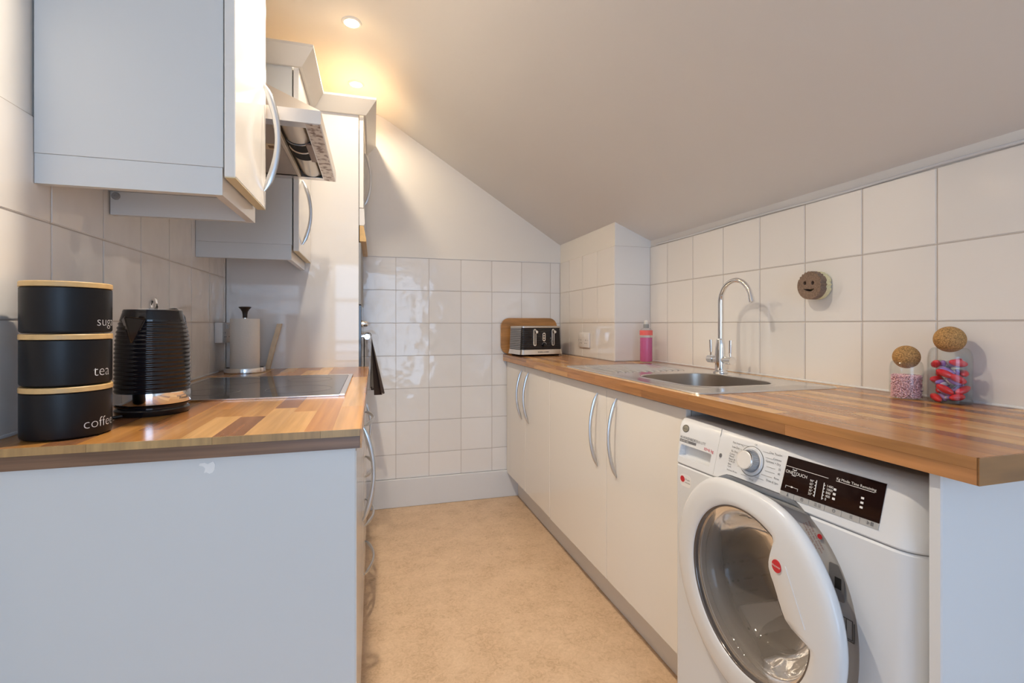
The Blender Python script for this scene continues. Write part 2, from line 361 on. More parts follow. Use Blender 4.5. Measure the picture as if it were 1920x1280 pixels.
# ================================================================== worktops
def sub_rect(rects, h):
    out = []
    for (a, b, c, d) in rects:
        x0, x1, y0, y1 = max(a, h[0]), min(b, h[1]), max(c, h[2]), min(d, h[3])
        if x0 >= x1 or y0 >= y1: out.append((a, b, c, d)); continue
        if c < y0: out.append((a, b, c, y0))
        if y1 < d: out.append((a, b, y1, d))
        if a < x0: out.append((a, x0, y0, y1))
        if x1 < b: out.append((x1, b, y0, y1))
    return out
def worktop(root, x0, x1, y0, y1, ztop, holes, core_mat, warp=None, sw=.0402, thick=.037, seed=1):
    rnd = random.Random(seed)
    cb = bmesh.new()
    core = [(x0+.0008, x1, y0+.0008, y1)]
    for h in holes: core = sub_rect(core, h)
    for r in core: addbox(cb, r[0], r[1], r[2], r[3], ztop-thick, ztop-.0026)
    obj('core', cb, core_mat, root, warp=warp)
    n = round((x1-x0)/sw); wd = (x1-x0)/n
    for i in range(n):
        y = y0 - rnd.uniform(0, .4)
        while y < y1:
            L = rnd.uniform(.35, .7); a, b = max(y, y0), min(y+L, y1); y += L
            if b-a < .01: continue
            rs = [(x0+i*wd, x0+(i+1)*wd, a, b)]
            for h in holes: rs = sub_rect(rs, h)
            for r in rs:
                if r[1]-r[0] < .004 or r[3]-r[2] < .004: continue
                cx, cy = (r[0]+r[1])/2, (r[2]+r[3])/2
                bm = box(r[0]+.00002, r[1]-.00002, r[2]+.00003, r[3]-.00003, ztop-.003, ztop)
                obj('stave', bm, STAVE, root, warp=warp)
wl = thing('left_worktop', 'wood-block worktop on the left, with the ceramic hob, kettle and canisters', 'worktop', (-.33, 1.72, HL-.037))
worktop(wl, XL, -.025, .992, 2.449, HL, [], WALNUT, seed=4, sw=.051)
# near end: pale upper strip of short pieces and a dark walnut lower strip
xx = XL; k = 0
while xx < -.026:
    x2 = min(xx+random.uniform(.16, .3), -.0255)
    obj('edge_strip', box(xx+.0002, x2-.0002, .9895, .9925, HL-.0135, HL), PALEEDGE, wl, label='pale strip on the near edge'); xx = x2
obj('edge_strip', box(XL, -.0255, .9895, .9925, HL-.037, HL-.0137), WALNUT, wl, label='dark walnut strip on the near edge')
yy = .9895
while yy < 2.449:
    y2 = min(yy+random.uniform(.25, .5), 2.449)
    obj('edge_strip', box(-.025, -.022, yy+.0002, y2-.0002, HL-.037, HL), EDGEST, wl); yy = y2

def wr(x, y, z):      # front line of the right worktop runs slightly off the wall line
    return (x+.0118*(3.02-y)*max(0, min(1, (1.408-x)/.6)), y, z)
def wc(x, y, z): return (x+.0118*(3.02-y), y, z)
SBX = (.935, 1.255, 1.235, 1.615)     # sink bowl hole
wrt = thing('right_worktop', 'long wood-block worktop on the right, over the washing machine and sink units', 'worktop', (1.1, 1.75, HR-.040))
worktop(wrt, .808, 1.408, .485, 3.019, HR, [SBX, (1.198, 1.42, 2.258, 3.03)], ENDEDGE, warp=wr, thick=.040, seed=11)
for z0, z1, lo, hi in ((HR-.0175, HR, .35, .7), (HR-.040, HR-.0178, .3, .6)):
    yy = .482
    while yy < 3.019:
        y2 = min(yy+random.uniform(lo, hi), 3.019)
        obj('edge_strip', box(.8045, .8078, yy+.0002, y2-.0002, z0, z1), EDGEST, wrt, warp=wr); yy = y2
obj('edge_strip', box(.8045, 1.408, .4815, .4848, HR-.040, HR), ENDEDGE, wrt, warp=wr, label='plain oiled strip across the near end')

# ================================================================== bow handles
def bow(cx, cy, z0, z1, dirx, bulge=.032, axis='z', w=.0065):
    """bow handle fixed on plane x=cx; along z (or along y when axis='y': z0,z1 are y limits and cy is z)"""
    n = 22; pts = []; rad = []
    for i in range(n+1):
        t = i/n; s = math.sin(PI*t)**.8
        a = z0+(z1-z0)*t; x = cx+dirx*(bulge*s+.001)
        pts.append((x, cy, a) if axis == 'z' else (x, a, cy))
        e = min(t, 1-t)*2
        rad.append(w*(.42+.85*min(1, e*5)*(1-.35*e)))
    return tube(pts, rad, 10, flat=(1.0, .62) if axis == 'z' else (1.0, .62))

def carcass(root, x0, x1, y0, y1, z0, z1, m, t=.016, warp=None, open_top=True):
    b = bmesh.new()
    addbox(b, x0, x1, y0, y0+t, z0, z1); addbox(b, x0, x1, y1-t, y1, z0, z1)
    addbox(b, x0, x1, y0+t, y1-t, z0, z0+t)
    addbox(b, (x1-t) if True else x0, x1, y0+t, y1-t, z0+t, z1)
    if not open_top: addbox(b, x0, x1-t, y0+t, y1-t, z1-t, z1)
    return obj('carcass', b, m, root, warp=warp)

# ---- right base units (doors face -X)
DX0, DX1 = .828, .846
def rdoor(root, y0, y1, hy, z0=.155, z1=.870):
    d = obj('door', box(DX0, DX1, y0+.0015, y1-.0015, z0, z1, bev=.0015), GLOSS, root, warp=wc)
    obj('handle', bow(DX0, hy, .556, .842, -1), SATIN, d, True, warp=wc)
    return d
c1 = thing('base_cabinet', 'cream two-door base cabinet at the far wall, under the toaster', 'cabinet', (1.0, 2.63, 0))
carcass(c1, .848, 1.17, 2.245, 3.0, .15, .874, WHITE_LAM, warp=wc)
rdoor(c1, 2.63, 3.012, 2.69); rdoor(c1, 2.245, 2.63, 2.565)
c2 = thing('base_cabinet', 'cream two-door base cabinet under the sink, beside the washing machine', 'cabinet', (1.0, 1.7, 0))
carcass(c2, .848, 1.36, 1.180, 2.243, .15, .874, WHITE_LAM, warp=wc)
rdoor(c2, 1.655, 2.243, 1.725, z0=.150); rdoor(c2, 1.178, 1.655, 1.575, z0=.150)
pl = obj('plinth', box(.9, .915, 1.180, 3.003, 0.001, .15), PLINTH, warp=wc)
tag(pl, 'long grey-white plinth board under the cream base cabinets on the right', 'plinth')
ep = obj('end_panel', box(.848, 1.405, .538, .557, 0.001, HR-.041, bev=.002), WHITEP)
tag(ep, 'white end panel carrying the worktop to the right of the washing machine', 'panel')

# ================================================================== left base run (fronts face +X)
LX0, LX1 = -.050, -.032
cl = thing('base_cabinet', 'white base cabinet with a broad chipped side panel, left foreground under the canisters', 'cabinet', (-.33, 1.25, 0))
obj('side_panel', box(XL+.001, -.0335, 1.0, 1.018, .001, HL-.0375, bev=.0015), WHITE_LAM, cl)
bm = bmesh.new()
cp = [(-.012, .010), (-.004, .011), (.001, .008), (.010, .012), (.013, .006), (.012, -.003), (.009, -.008), (.004, -.010), (-.001, -.007), (-.005, -.008), (-.003, 0), (-.006, .004), (-.013, .006)]
prism([(-.291+x, .847+z) for x, z in cp], 'y', .9990, 1.0005, bm)
obj('chip', bm, mat('exposed_white_core', (.93, .92, .90), .7, bump=(300, .6, .001)), cl, label='bare white chip below the worktop edge')
carcass(cl, XL+.002, -.052, 1.019, 1.595, .15, HL-.039, WHITE_LAM)
d = obj('door', box(LX0, LX1, 1.002, 1.594, .155, HL-.045, bev=.001), GLOSS, cl)
obj('handle', bow(LX1, 1.53, .515, .80, 1), SATIN, d, True)
cdw = thing('drawer_unit', 'white four-drawer unit with bow handles below the hob', 'cabinet', (-.33, 1.9, 0))
carcass(cdw, XL+.002, -.052, 1.597, 2.195, .15, HL-.039, WHITE_LAM)
for z0, z1, hz in ((.70, .86, .744), (.50, .698, .558), (.30, .498, .380), (.155, .298, .205)):
    d = obj('drawer', box(LX0, LX1, 1.598, 2.194, z0+.001, z1-.001, bev=.001), GLOSS, cdw)
    obj('handle', bow(LX1, hz, 1.83, 2.11, 1, axis='y'), SATIN, d, True)
cn = thing('base_cabinet', 'narrow white base cabinet between the drawers and the tall oven cabinet', 'cabinet', (-.33, 2.32, 0))
carcass(cn, XL+.002, -.052, 2.197, 2.447, .15, HL-.039, WHITE_LAM)
d = obj('door', box(LX0, LX1, 2.198, 2.447, .155, HL-.045, bev=.001), GLOSS, cn)
pl2 = obj('plinth', box(-.115, -.10, 1.019, 2.449, .001, .148), PLINTH)
tag(pl2, 'white plinth board along the floor under the left cabinets', 'plinth')

# ================================================================== tall oven housing
tl = thing('tall_cabinet', 'tall glossy white oven housing against the far wall', 'cabinet', (-.35, 2.73, 0))
obj('side_panel', box(XL+.001, -.068, 2.451, 2.469, .001, 2.135, bev=.001), GLOSSW, tl)
BOUNCE = mat('bounce_brown', (.50, .35, .19), .8, bump=(300, .4, .001), vary=(200, .2))  # for unseen cabinet tops, added to warm and dim the bounce onto the ceiling
obj('bounce_top', box(XL+.001, -.066, 2.452, 3.016, 2.1355, 2.1485), BOUNCE, tl)
tb = bmesh.new()
addbox(tb, XL+.001, -.071, 2.998, 3.016, .15, 2.135); addbox(tb, XL+.001, XL+.015, 2.469, 2.998, .15, 2.135)
for z in (.15, .70, 1.51, 2.117): addbox(tb, XL+.015, -.071, 2.469, 2.998, z, z+.018)
obj('carcass', tb, WHITE_LAM, tl)
d = obj('door', box(-.066, -.046, 2.46, 3.014, 1.675, 2.13, bev=.0015), GLOSS, tl)
obj('handle', bow(-.046, 2.82, 1.777, 2.06, 1), SATIN, d, True)
obj('filler_panel', loft([[(-.066, 2.46, z), (x, 2.46, z), (x, 3.01, z), (-.066, 3.01, z)] for z, x in ((1.590, -.044), (1.60, -.040), (1.672, -.044))]), GLOSSW, tl)
obj('wooden_rail', loft([[(-.064, 2.458, z), (x, 2.458, z), (x, 3.01, z), (-.064, 3.01, z)] for z, x in ((1.512, -.034), (1.520, -.033), (1.588, -.046))]), BAMBOO, tl, label='bare wooden rail above the oven')
d = obj('door', box(-.066, -.046, 2.46, 3.014, .155, .735, bev=.0015), GLOSS, tl)
obj('handle', bow(-.046, 2.60, .456, .738-.02, 1), SATIN, d, True)
ov = thing('oven', 'built-in oven with steel top panel and black glass door in the tall cabinet', 'oven', (-.30, 2.73, .72))
obj('body', box(-.60, -.071, 2.475, 2.992, .722, 1.505), DARK, ov)
obj('control_panel', box(-.070, -.058, 2.458, 3.008, 1.206, 1.506, bev=.001), mat('oven_panel_grey', (.30, .29, .28), .45, .3), ov)
obj('door', box(-.070, -.056, 2.458, 3.008, .742, 1.203, bev=.002), BLACKGL, ov)
obj('knob', lathe([(0, .024), (.012, .024), (.014, .020), (.015, .002), (.018, 0)], n=24).__class__ and (lambda b: (b.transform(Matrix.Translation((-.056, 2.62, 1.112)) @ Matrix.Rotation(PI/2, 4, 'Y')), b)[1])(lathe([(0, .028), (.012, .028), (.014, .022), (.014, .006), (.018, .004), (.018, 0)], n=24)), CHROME, ov, True)
rl = obj('rail', tube([(-.030, 2.50, 1.048), (-.030, 2.97, 1.048)], .0135, 20), CHROME, ov, True)
for y in (2.54, 2.93): obj('bracket', tube([(-.057, y, 1.048), (-.034, y, 1.048)], .007, 10), CHROME, rl, True)

# towel over the oven rail
def towel_mat():
    m = mat('striped_towel', (.5, .45, .4), .95, sheen=.3, bump=(400, .5, .001)); nt = m.node_tree; L = nt.links.new; p = nt.nodes['Principled BSDF']
    at = nt.nodes.new('ShaderNodeUVMap'); sp = nt.nodes.new('ShaderNodeSeparateXYZ'); L(at.outputs[0], sp.inputs[0])
    r = nt.nodes.new('ShaderNodeValToRGB'); r.color_ramp.interpolation = 'CONSTANT'
    cols = [(.12, .085, .075), (.55, .50, .46), (.09, .06, .05), (.20, .15, .12), (.62, .56, .52), (.09, .065, .055), (.28, .22, .18), (.55, .50, .46), (.10, .07, .06), (.30, .25, .22)]
    r.color_ramp.elements[0].color = (*cols[0], 1); r.color_ramp.elements[1].position = .97; r.color_ramp.elements[1].color = (*cols[1], 1)
    for i in range(1, 16):
        e = r.color_ramp.elements.new(i/16.5); e.color = (*cols[i % 10], 1)
    L(sp.outputs[0], r.inputs[0]); L(r.outputs[0], p.inputs['Base Color'])
    return m
bm = bmesh.new(); uvl = bm.loops.layers.uv.new('UVMap')
NS, NT = 60, 30; grid = []
for j in range(NT+1):
    row = []
    for i in range(NS+1):
        s = i/NS; t = j/NT            # t: 0 back bottom .. .5 over the rail .. 1 front bottom
        if t < .42: zz = 1.048-.25*(1-t/.42); side = -1; dd = 1-t/.42
        elif t > .58: zz = 1.048-.285*((t-.58)/.42)*(1+.06*math.sin(9*s)); side = 1; dd = (t-.58)/.42
        else: zz = 1.048; side = (t-.5)/.08; dd = 0
        ang = PI*(min(max((t-.42)/.16, 0), 1))
        x = -.030-.0165*math.cos(ang); z = zz+.0165*math.sin(ang) if .42 <= t <= .58 else zz
        if side > 0: x += dd*(.014+.018*math.sin(s*23)+.034*(1-s)**2+.008*math.sin(s*61)) + .004
        y = 2.535+s*.30*(1-.10*dd) + .012*math.sin(s*17)*dd*(1 if side > 0 else 0)
        row.append(bm.verts.new((x, y, z)))
    grid.append(row)
for j in range(NT):
    for i in range(NS):
        f = bm.faces.new((grid[j][i], grid[j][i+1], grid[j+1][i+1], grid[j+1][i]))
        for l, (a, b) in zip(f.loops, ((i, j), (i+1, j), (i+1, j+1), (i, j+1))): l[uvl].uv = (a/NS, b/NT)
bmesh.ops.solidify(bm, geom=bm.faces[:], thickness=.002)
tw = obj('tea_towel', bm, towel_mat(), smooth=True); tag(tw, 'grey and dark striped tea towel hanging over the oven rail', 'towel')

# ================================================================== wall units
def wall_unit(name_label, y0, y1, z0, z1, xf, far_pelmet, mfront):
    t = thing('wall_cabinet', name_label, 'cabinet', (-.47, (y0+y1)/2, z0))
    m = WHITE_LAM
    obj('side_panel', box(XL+.001, xf, y0, y0+.016, z0, z1, bev=.0008), m, t)
    b = bmesh.new()
    addbox(b, XL+.001, xf, y1-.016, y1, z0, z1); addbox(b, XL+.001, XL+.009, y0+.016, y1-.016, z0, z1)
    for z in (z0, z1-.016, (z0+z1)/2): addbox(b, XL+.009, xf, y0+.016, y1-.016, z, z+.016)
    obj('carcass', b, m, t)
    obj('bounce_top', box(XL+.001, xf, y0+.001, y1-.001, z1+.0005, z1+.0135), BOUNCE, t)  # added out of sight to tint the light bounced upwards
    return t
u1 = wall_unit('narrow white wall cabinet with bow handle, left foreground before the cooker hood', 1.166, 1.466, 1.445, 2.135, -.309, True, GLOSS)
d = obj('door', box(-.306, -.284, 1.160, 1.464, 1.424, 2.13, bev=.0025, seg=2), GLOSS, u1)
obj('door_edge', box(-.3055, -.2845, 1.161, 1.463, 1.4225, 1.4245), EDGEY, d, label='yellowed lower edge')
obj('handle', bow(-.284, 1.435, 1.468, 1.754, 1, bulge=.034, w=.008), SATIN, d, True)
def pelmet(root, xa, xf, y0, y1, zt, zb, screws=True, far=True):
    a = obj('pelmet', prism([(xa, y0), (xf, y0), (xf-.018, y0+.018), (xa, y0+.018)], 'z', zb, zt), WHITE_LAM, root)
    obj('pelmet', prism([(xf, y0), (xf, y1), (xf-.018, y1-.018 if far else y1), (xf-.018, y0+.018)], 'z', zb, zt), GLOSS, root)
    if far:
        f = obj('pelmet', prism([(xa+.002, y1-.018), (xf-.018, y1-.018), (xf, y1), (xa+.002, y1)], 'z', zb, zt), WHITE_LAM, root)
        sb = lathe([(0, .002), (.003, .0021), (.0035, .004), (.008, .0042), (.0095, .002), (.0095, 0)], n=20)
        sb.transform(Matrix.Translation((xa+.014, y1-.0182, zt-.012)) @ Matrix.Rotation(PI/2, 4, 'X'))
        obj('screw_cover', sb, mat('screw_cover_grey', (.36, .37, .38), .5), f, True)
pelmet(u1, XL+.001, -.311, 1.168, 1.466, 1.4445, 1.386)
u2 = wall_unit('white wall cabinet beyond the cooker hood, beside the tall cabinet', 2.062, 2.449, 1.421, 2.135, -.307, False, GLOSS)
d = obj('door', box(-.303, -.282, 2.066, 2.447, 1.398, 2.13, bev=.002), GLOSS, u2)
obj('door_edge', box(-.3025, -.2825, 2.067, 2.446, 1.3965, 1.3985), EDGEY, d, label='yellowed lower edge')
obj('handle', bow(-.282, 2.15, 1.437, 1.70, 1), SATIN, d, True)
pelmet(u2, XL+.001, -.309, 2.062, 2.449, 1.4205, 1.362, far=False)
# cornice: angled boards round the tops
def cornice(path, root_label, loc):
    """path: inner corner points (x,y) at cabinet face; each board leans out by p"""
    t = thing('cornice', root_label, 'moulding', loc)
    p, z0, z1, th = .060, 2.118, 2.180, .012
    n = len(path); offs = []
    for i in range(n):
        def nrm(a, b):
            d = Vector((b[0]-a[0], b[1]-a[1])).normalized(); return Vector((d.y, -d.x))
        if i == 0: o = nrm(path[0], path[1])
        elif i == n-1: o = nrm(path[-2], path[-1])
        else:
            a, b = nrm(path[i-1], path[i]), nrm(path[i], path[i+1]); o = (a+b)/(1+a.dot(b))
        offs.append(o)
    for i in range(n-1):
        sec = []
        for k in (i, i+1):
            P, o = Vector(path[k]), offs[k]
            q = lambda s, z: (P.x+o.x*s, P.y+o.y*s, z)
            sec.append([q(.001, z0), q(.012, z0), q(p, z1-.004), q(p, z1+.006), q(p-th, z1+.006), q(.001, z0+.014)])
        obj('cornice_board', loft(sec), PLCREAM, t)
    return t
PLCREAM = mat('cornice_cream', (.80, .76, .70), .3)
cornice([(XL+.002, 2.062), (-.282, 2.062), (-.282, 2.45), (-.046, 2.45), (-.046, 3.015)], 'cream angled cornice stepping round the tops of the far wall cabinet and tall cabinet', (-.3, 2.4, 2.12))
cornice([(XL+.002, 1.466-.30), (-.284, 1.166), (-.284, 1.464)], 'cream cornice on the near wall cabinet above the picture', (-.45, 1.3, 2.12))

# ================================================================== cooker hood
hd = thing('cooker_hood', 'brushed steel pyramid cooker hood between the two wall cabinets', 'cooker hood', (-.40, 1.78, 1.68))
HX, HY0, HY1, HZ0, HZ1 = -.144, 1.478, 2.058, 1.680, 1.718
def rect(x0, x1, y0, y1, z): return [(x0, y0, z), (x1, y0, z), (x1, y1, z), (x0, y1, z)]
cb = loft([rect(XL+.002, HX, HY0, HY1, HZ1-.0005), rect(XL+.002, -.40, 1.64, 1.90, 1.885)], cap0=False)
obj('canopy', cb, HOODSTEEL, hd)
bb = bmesh.new()
addbox(bb, XL+.002, HX, HY0, HY0+.002, HZ0, HZ1); addbox(bb, HX-.002, HX, HY0+.002, HY1-.002, HZ0, HZ1)
addbox(bb, XL+.002, HX, HY1-.002, HY1, HZ0, HZ1); addbox(bb, XL+.002, XL+.004, HY0+.002, HY1-.002, HZ0, HZ1)
# turned-in lip underneath
addbox(bb, XL+.004, HX-.002, HY0+.002, HY0+.040, HZ0, HZ0+.0015); addbox(bb, XL+.004, HX-.002, HY1-.035, HY1-.002, HZ0, HZ0+.0015)
addbox(bb, HX-.045, HX-.002, HY0+.040, HY1-.035, HZ0, HZ0+.0015)
obj('rim', bb, HOODSTEEL, hd)
obj('chimney', box(XL+.002, -.402, 1.642, 1.898, 1.885, 2.384, bev=.001), HOODSTEEL, hd)
obj('inner_tray', box(XL+.006, HX-.003, HY0+.003, HY1-.003, HZ0+.034, HZ0+.037), mat('tray_grey', (.30, .27, .24), .5, .4), hd)
FILT = mat('grease_filter', (.50, .45, .40), .45, .6, bump=(500, .8, .002))
obj('filter', box(XL+.010, -.279, HY0+.042, HY1-.037, HZ0+.004, HZ0+.012, bev=.002), FILT, hd)
obj('divider', box(-.279, -.268, HY0+.040, HY1-.035, HZ0-.003, HZ0+.014, bev=.001), mat('hood_cream', (.66, .58, .47), .35, .3), hd)
n = 14; hx0 = -.228; pf = [(hx0+.036*math.cos(PI+PI*i/n), HZ0+.022+.020*math.sin(PI+PI*i/n)) for i in range(n+1)]
obj('fan_housing', prism(pf, 'y', HY0+.043, HY1-.038), mat('housing_cream', (.66, .58, .48), .28, .5), hd, True)
g = bmesh.new()
pf2 = [(hx0+.0368*math.cos(PI+.12+(PI-.24)*i/n), HZ0+.022+.0208*math.sin(PI+.12+(PI-.24)*i/n)) for i in range(n+1)]
prism(pf2+[(hx0, HZ0+.022)], 'y', 1.665, 1.825, g)
vent = obj('vent', g, DARK, hd, True)
obj('slat', tube([(hx0+.0375*math.cos(PI+.15+(PI-.3)*i/10), 1.735+.012*math.sin(PI*i/10), HZ0+.022+.0215*math.sin(PI+.15+(PI-.3)*i/10)) for i in range(11)], .0032, 6), SATIN, vent, True)
obj('slat', tube([(hx0+.0375*math.cos(PI+.15+(PI-.3)*i/10), 1.672, HZ0+.022+.0215*math.sin(PI+.15+(PI-.3)*i/10)) for i in range(11)], .0028, 6), SATIN, vent, True)
obj('bracket', box(hx0+.020, hx0+.040, 1.66, 1.83, HZ0+.000, HZ0+.006, bev=.001), mat('bracket_brown', (.25, .17, .13), .4, .5), vent)
stk = obj('sticker', box(-.385, -.300, 1.69, 1.745, HZ0+.0028, HZ0+.0039), mat('sticker_cream', (.72, .60, .42), .5), hd, label='cream rating sticker')
obj('print', box(-.325, -.308, 1.705, 1.730, HZ0+.0020, HZ0+.0028), mat('sticker_print', (.22, .13, .05), .5), stk)
def stain():
    m = mat('greasy_steel', (.6, .5, .42), .35, .7); nt = m.node_tree; L = nt.links.new; p = nt.nodes['Principled BSDF']
    tc = nt.nodes.new('ShaderNodeTexCoord'); n = nt.nodes.new('ShaderNodeTexNoise'); n.inputs['Scale'].default_value = 45; n.inputs['Detail'].default_value = 4
    r = nt.nodes.new('ShaderNodeValToRGB'); r.color_ramp.elements[0].position = .38; r.color_ramp.elements[1].position = .52
    r.color_ramp.elements[0].color = (.22, .13, .09, 1); r.color_ramp.elements[1].color = (.66, .57, .50, 1)
    L(tc.outputs['Object'], n.inputs['Vector']); L(n.outputs['Fac'], r.inputs[0]); L(r.outputs[0], p.inputs['Base Color']); return m
obj('lip', box(HX-.042, HX-.004, HY0+.006, HY1-.006, HZ0-.0012, HZ0-.0002), stain(), hd, label='grease-spotted front lip')

# ================================================================== hob
hb = thing('ceramic_hob', 'black glass ceramic hob with steel side trims set on the left worktop', 'hob', (-.33, 1.76, HL))
obj('glass', box(-.580, -.094, 1.462, 2.046, HL+.0005, HL+.0045, bev=.0015), BLACKGL, hb)
obj('trim', box(-.0935, -.078, 1.459, 2.049, HL+.0003, HL+.0055, bev=.001), STEEL, hb)
obj('trim', box(-.596, -.5805, 1.459, 2.049, HL+.0003, HL+.0055, bev=.001), STEEL, hb)
obj('trim', box(-.5805, -.0935, 1.456, 1.4615, HL+.0003, HL+.0048, bev=.0005), STEEL, hb)
obj('trim', box(-.5805, -.0935, 2.0465, 2.052, HL+.0003, HL+.0048, bev=.0005), STEEL, hb)
RING = mat('hob_print', (.16, .16, .16), .3)
for x, y, r in ((-.22, 1.62, .095), (-.46, 1.62, .075), (-.22, 1.89, .075), (-.46, 1.89, .095)):
    obj('zone_ring', lathe([(r, HL+.00455), (r, HL+.00475), (r-.0016, HL+.00475), (r-.0016, HL+.00455)], (x, y, 0), 48), RING, hb)

# ================================================================== canisters
CX, CY, CR = -.545, 1.089, .0645
face = math.atan2(-CY, -CX)
def canister(k, word, a0, size, zt):
    z0 = HL+.0935*k
    lab = {0: 'black canister reading coffee, bottom of the stack of three', 1: 'black canister reading tea, middle of the stack of three', 2: 'black canister reading sugar, topmost of the stack of three'}[k]
    t = thing('canister', lab, 'canister', (CX, CY, z0+.0005), 0, 'stacked black kitchen canisters')
    h = .0935
    obj('body', lathe([(0, .001), (CR-.004, .001), (CR-.001, .003), (CR, .006), (CR, h-.0125), (CR-.002, h-.011), (0, h-.011)], n=72), BLACKM, t, True, True)
    obj('lid', lathe([(0, h-.0108), (CR-.003, h-.0108), (CR+.0008, h-.0100), (CR+.0008, h-.0022), (CR-.0005, h-.0008), (0, h-.0006)], n=72), BAMBOO, t, True, True)
    R = CR+.0004
    def mp(x, y, z):
        a = face+a0+x/R; return (R*math.cos(a), R*math.sin(a), zt+y)
    obj('lettering', text_bm(word, size, thin=.017, map=mp), TXTC, t, local=True)
canister(0, 'coffee', math.radians(18), .0262, .016)
canister(1, 'tea', math.radians(32), .0285, .016)
canister(2, 'sugar', math.radians(37), .0255, .014)

# ================================================================== kettle
KX, KY, KR = -.490, 1.306, .0715
kt = thing('kettle', 'glossy black ribbed kettle with a chrome band, beside the canisters', 'kettle', (KX, KY, HL), 0)
pr = [(0, .052), (KR-.001, .052)]
zz = .052; nr = 17; top = .213
for i in range(nr*6+1):
    t = i/(nr*6); z = .053+(top-.053)*t
    e = max(0, (z-.140)/.097); base = KR*(1-.012*(z-.05)/.1)*(1-.215*e**2.1)
    pr.append((base+(.0012*math.sin(2*PI*nr*t)), z))
for z in (.216, .220, .224, .228, .231):
    e = (z-.140)/.097; pr.append((KR*(1-.022)*(1-.215*e**2.1), z))
fk = math.atan2(-KY, -KX); sp = fk-math.radians(33)
def krib(t, r, z):
    d = (t-sp+PI) % (2*PI)-PI                       # smooth plain zone round the spout
    return r
obj('body', lathe(pr, n=96), BLACKP, kt, True, True, ang=60)
obj('base', lathe([(0, 0.0005), (KR-.004, .0005), (KR-.001, .004), (KR, .012), (KR-.0035, .016), (KR-.0035, .019), (KR-.001, .020), (KR+.0005, .024), (0, .024)], n=72), BLACKP, kt, True, True)
band = obj('band', lathe([(KR-.003, .0245), (KR+.0012, .026), (KR+.0016, .028), (KR+.0016, .0515), (KR-.002, .0535)], n=96), CHROME, kt, True, True, label='polished chrome band')
def mk(x, y, z):
    R = KR+.0019; a = fk+math.radians(41)+x/R; return (R*math.cos(a), R*math.sin(a), .034+y)
obj('lettering', text_bm('Russell Hobbs', .0092, map=mk), TXTG, band, local=True)
obj('lid', lathe([(KR*.795, .230), (KR*.79, .2345), (KR*.765, .2368), (KR*.6, .238), (0, .2385)], n=64), BLACKP, kt, True, True)
obj('lid_ring', lathe([(KR*.765, .2370), (KR*.775, .2372), (KR*.772, .2379), (KR*.760, .2379)], n=64), CHROME, kt, True, True)
kb = tube([(.0085*math.cos(a), 0, .2500+.0125*math.sin(a)) for a in [2*PI*i/28 for i in range(29)]], .0031, 10, caps=False, flat=(1, 1.9))
kb.transform(Matrix.Rotation(fk+math.radians(38), 4, 'Z'))
obj('lid_knob', kb, CHROME, kt, True, True)
# spout: V-shaped beak
cs, sn = math.cos(sp), math.sin(sp)
def kp(out, side, z): return (out*cs-side*sn, out*sn+side*cs, z)
bm = bmesh.new()
A = [bm.verts.new(kp(KR*.90, -.026, .216)), bm.verts.new(kp(KR*1.30, 0, .222)), bm.verts.new(kp(KR*.90, .026, .216)),
     bm.verts.new(kp(KR*.97, 0, .155)), bm.verts.new(kp(KR*.5, -.02, .216)), bm.verts.new(kp(KR*.5, .02, .216))]
for f in ((0, 1, 3), (1, 2, 3), (4, 0, 3), (2, 5, 3), (4, 5, 2, 1, 0), (5, 4, 3)): bm.faces.new([A[i] for i in f])
bmesh.ops.bevel(bm, geom=bm.edges[:], offset=.0025, segments=2, affect='EDGES')
obj('spout', bm, BLACKP, kt, True, True, ang=50)
ha = sp+PI; ch, sh = math.cos(ha), math.sin(ha)
hp = [(KR*.70, .232), (KR*1.05, .236), (KR*1.40, .222), (KR*1.52, .19), (KR*1.50, .14), (KR*1.42, .10), (KR*1.2, .075), (KR*.97, .07)]
pts = []
for i in range(len(hp)-1):
    for j in range(4):
        t = j/4; pts.append((hp[i][0]*(1-t)+hp[i+1][0]*t, hp[i][1]*(1-t)+hp[i+1][1]*t))
pts.append(hp[-1])
obj('handle', tube([(r*ch, r*sh, z) for r, z in pts], .009, 12, flat=(1, 1.3)), BLACKP, kt, True, True)
cord = tube([(KX-.03+.0, KY-KR-.002, HL+.006), (KX-.045, KY-KR-.012, HL+.005), (KX-.065, KY-KR-.018, HL+.005), (KX-.09, KY-KR-.01, HL+.005), (KX-.118, KY-KR+.02, HL+.005), (KX-.13, KY-KR+.07, HL+.005), (KX-.13, KY, HL+.005)], .0035, 8)
obj('cord', cord, BLACKP, kt, True)

# ================================================================== paper towel holder, wooden strip, sockets
TX, TY = -.527, 2.300
th = thing('paper_towel_holder', 'steel paper towel holder with flared dark knob at the back of the left worktop', 'holder', (TX, TY, HL))
obj('base_ring', lathe([(0, .003), (.072, .003), (.072, .021), (.0775, .021), (.0785, .018), (.0785, .002), (.077, .0005), (0, .0005)], n=64), STEEL, th, True, True)
obj('post', lathe([(.006, .003), (.006, .235), (0, .235)], n=16), CHROME, th, True, True)
obj('knob', lathe([(.0090, .232), (.0092, .245), (.0115, .258), (.017, .268), (.0240, .2755), (.0245, .278), (.020, .2795), (0, .280)], n=32), mat('dark_knob', (.03, .018, .012), .3), th, True, True)
pt = obj('paper_towel_roll', lathe([(.020, .0), (.0555, .0), (.0565, .002), (.0565, .223), (.0555, .2245), (.020, .2245), (.020, 0)], n=64), PAPER, None, True)
pt.location = (TX, TY, HL+.0035); tag(pt, 'white paper towel roll standing on the steel holder', 'paper roll')
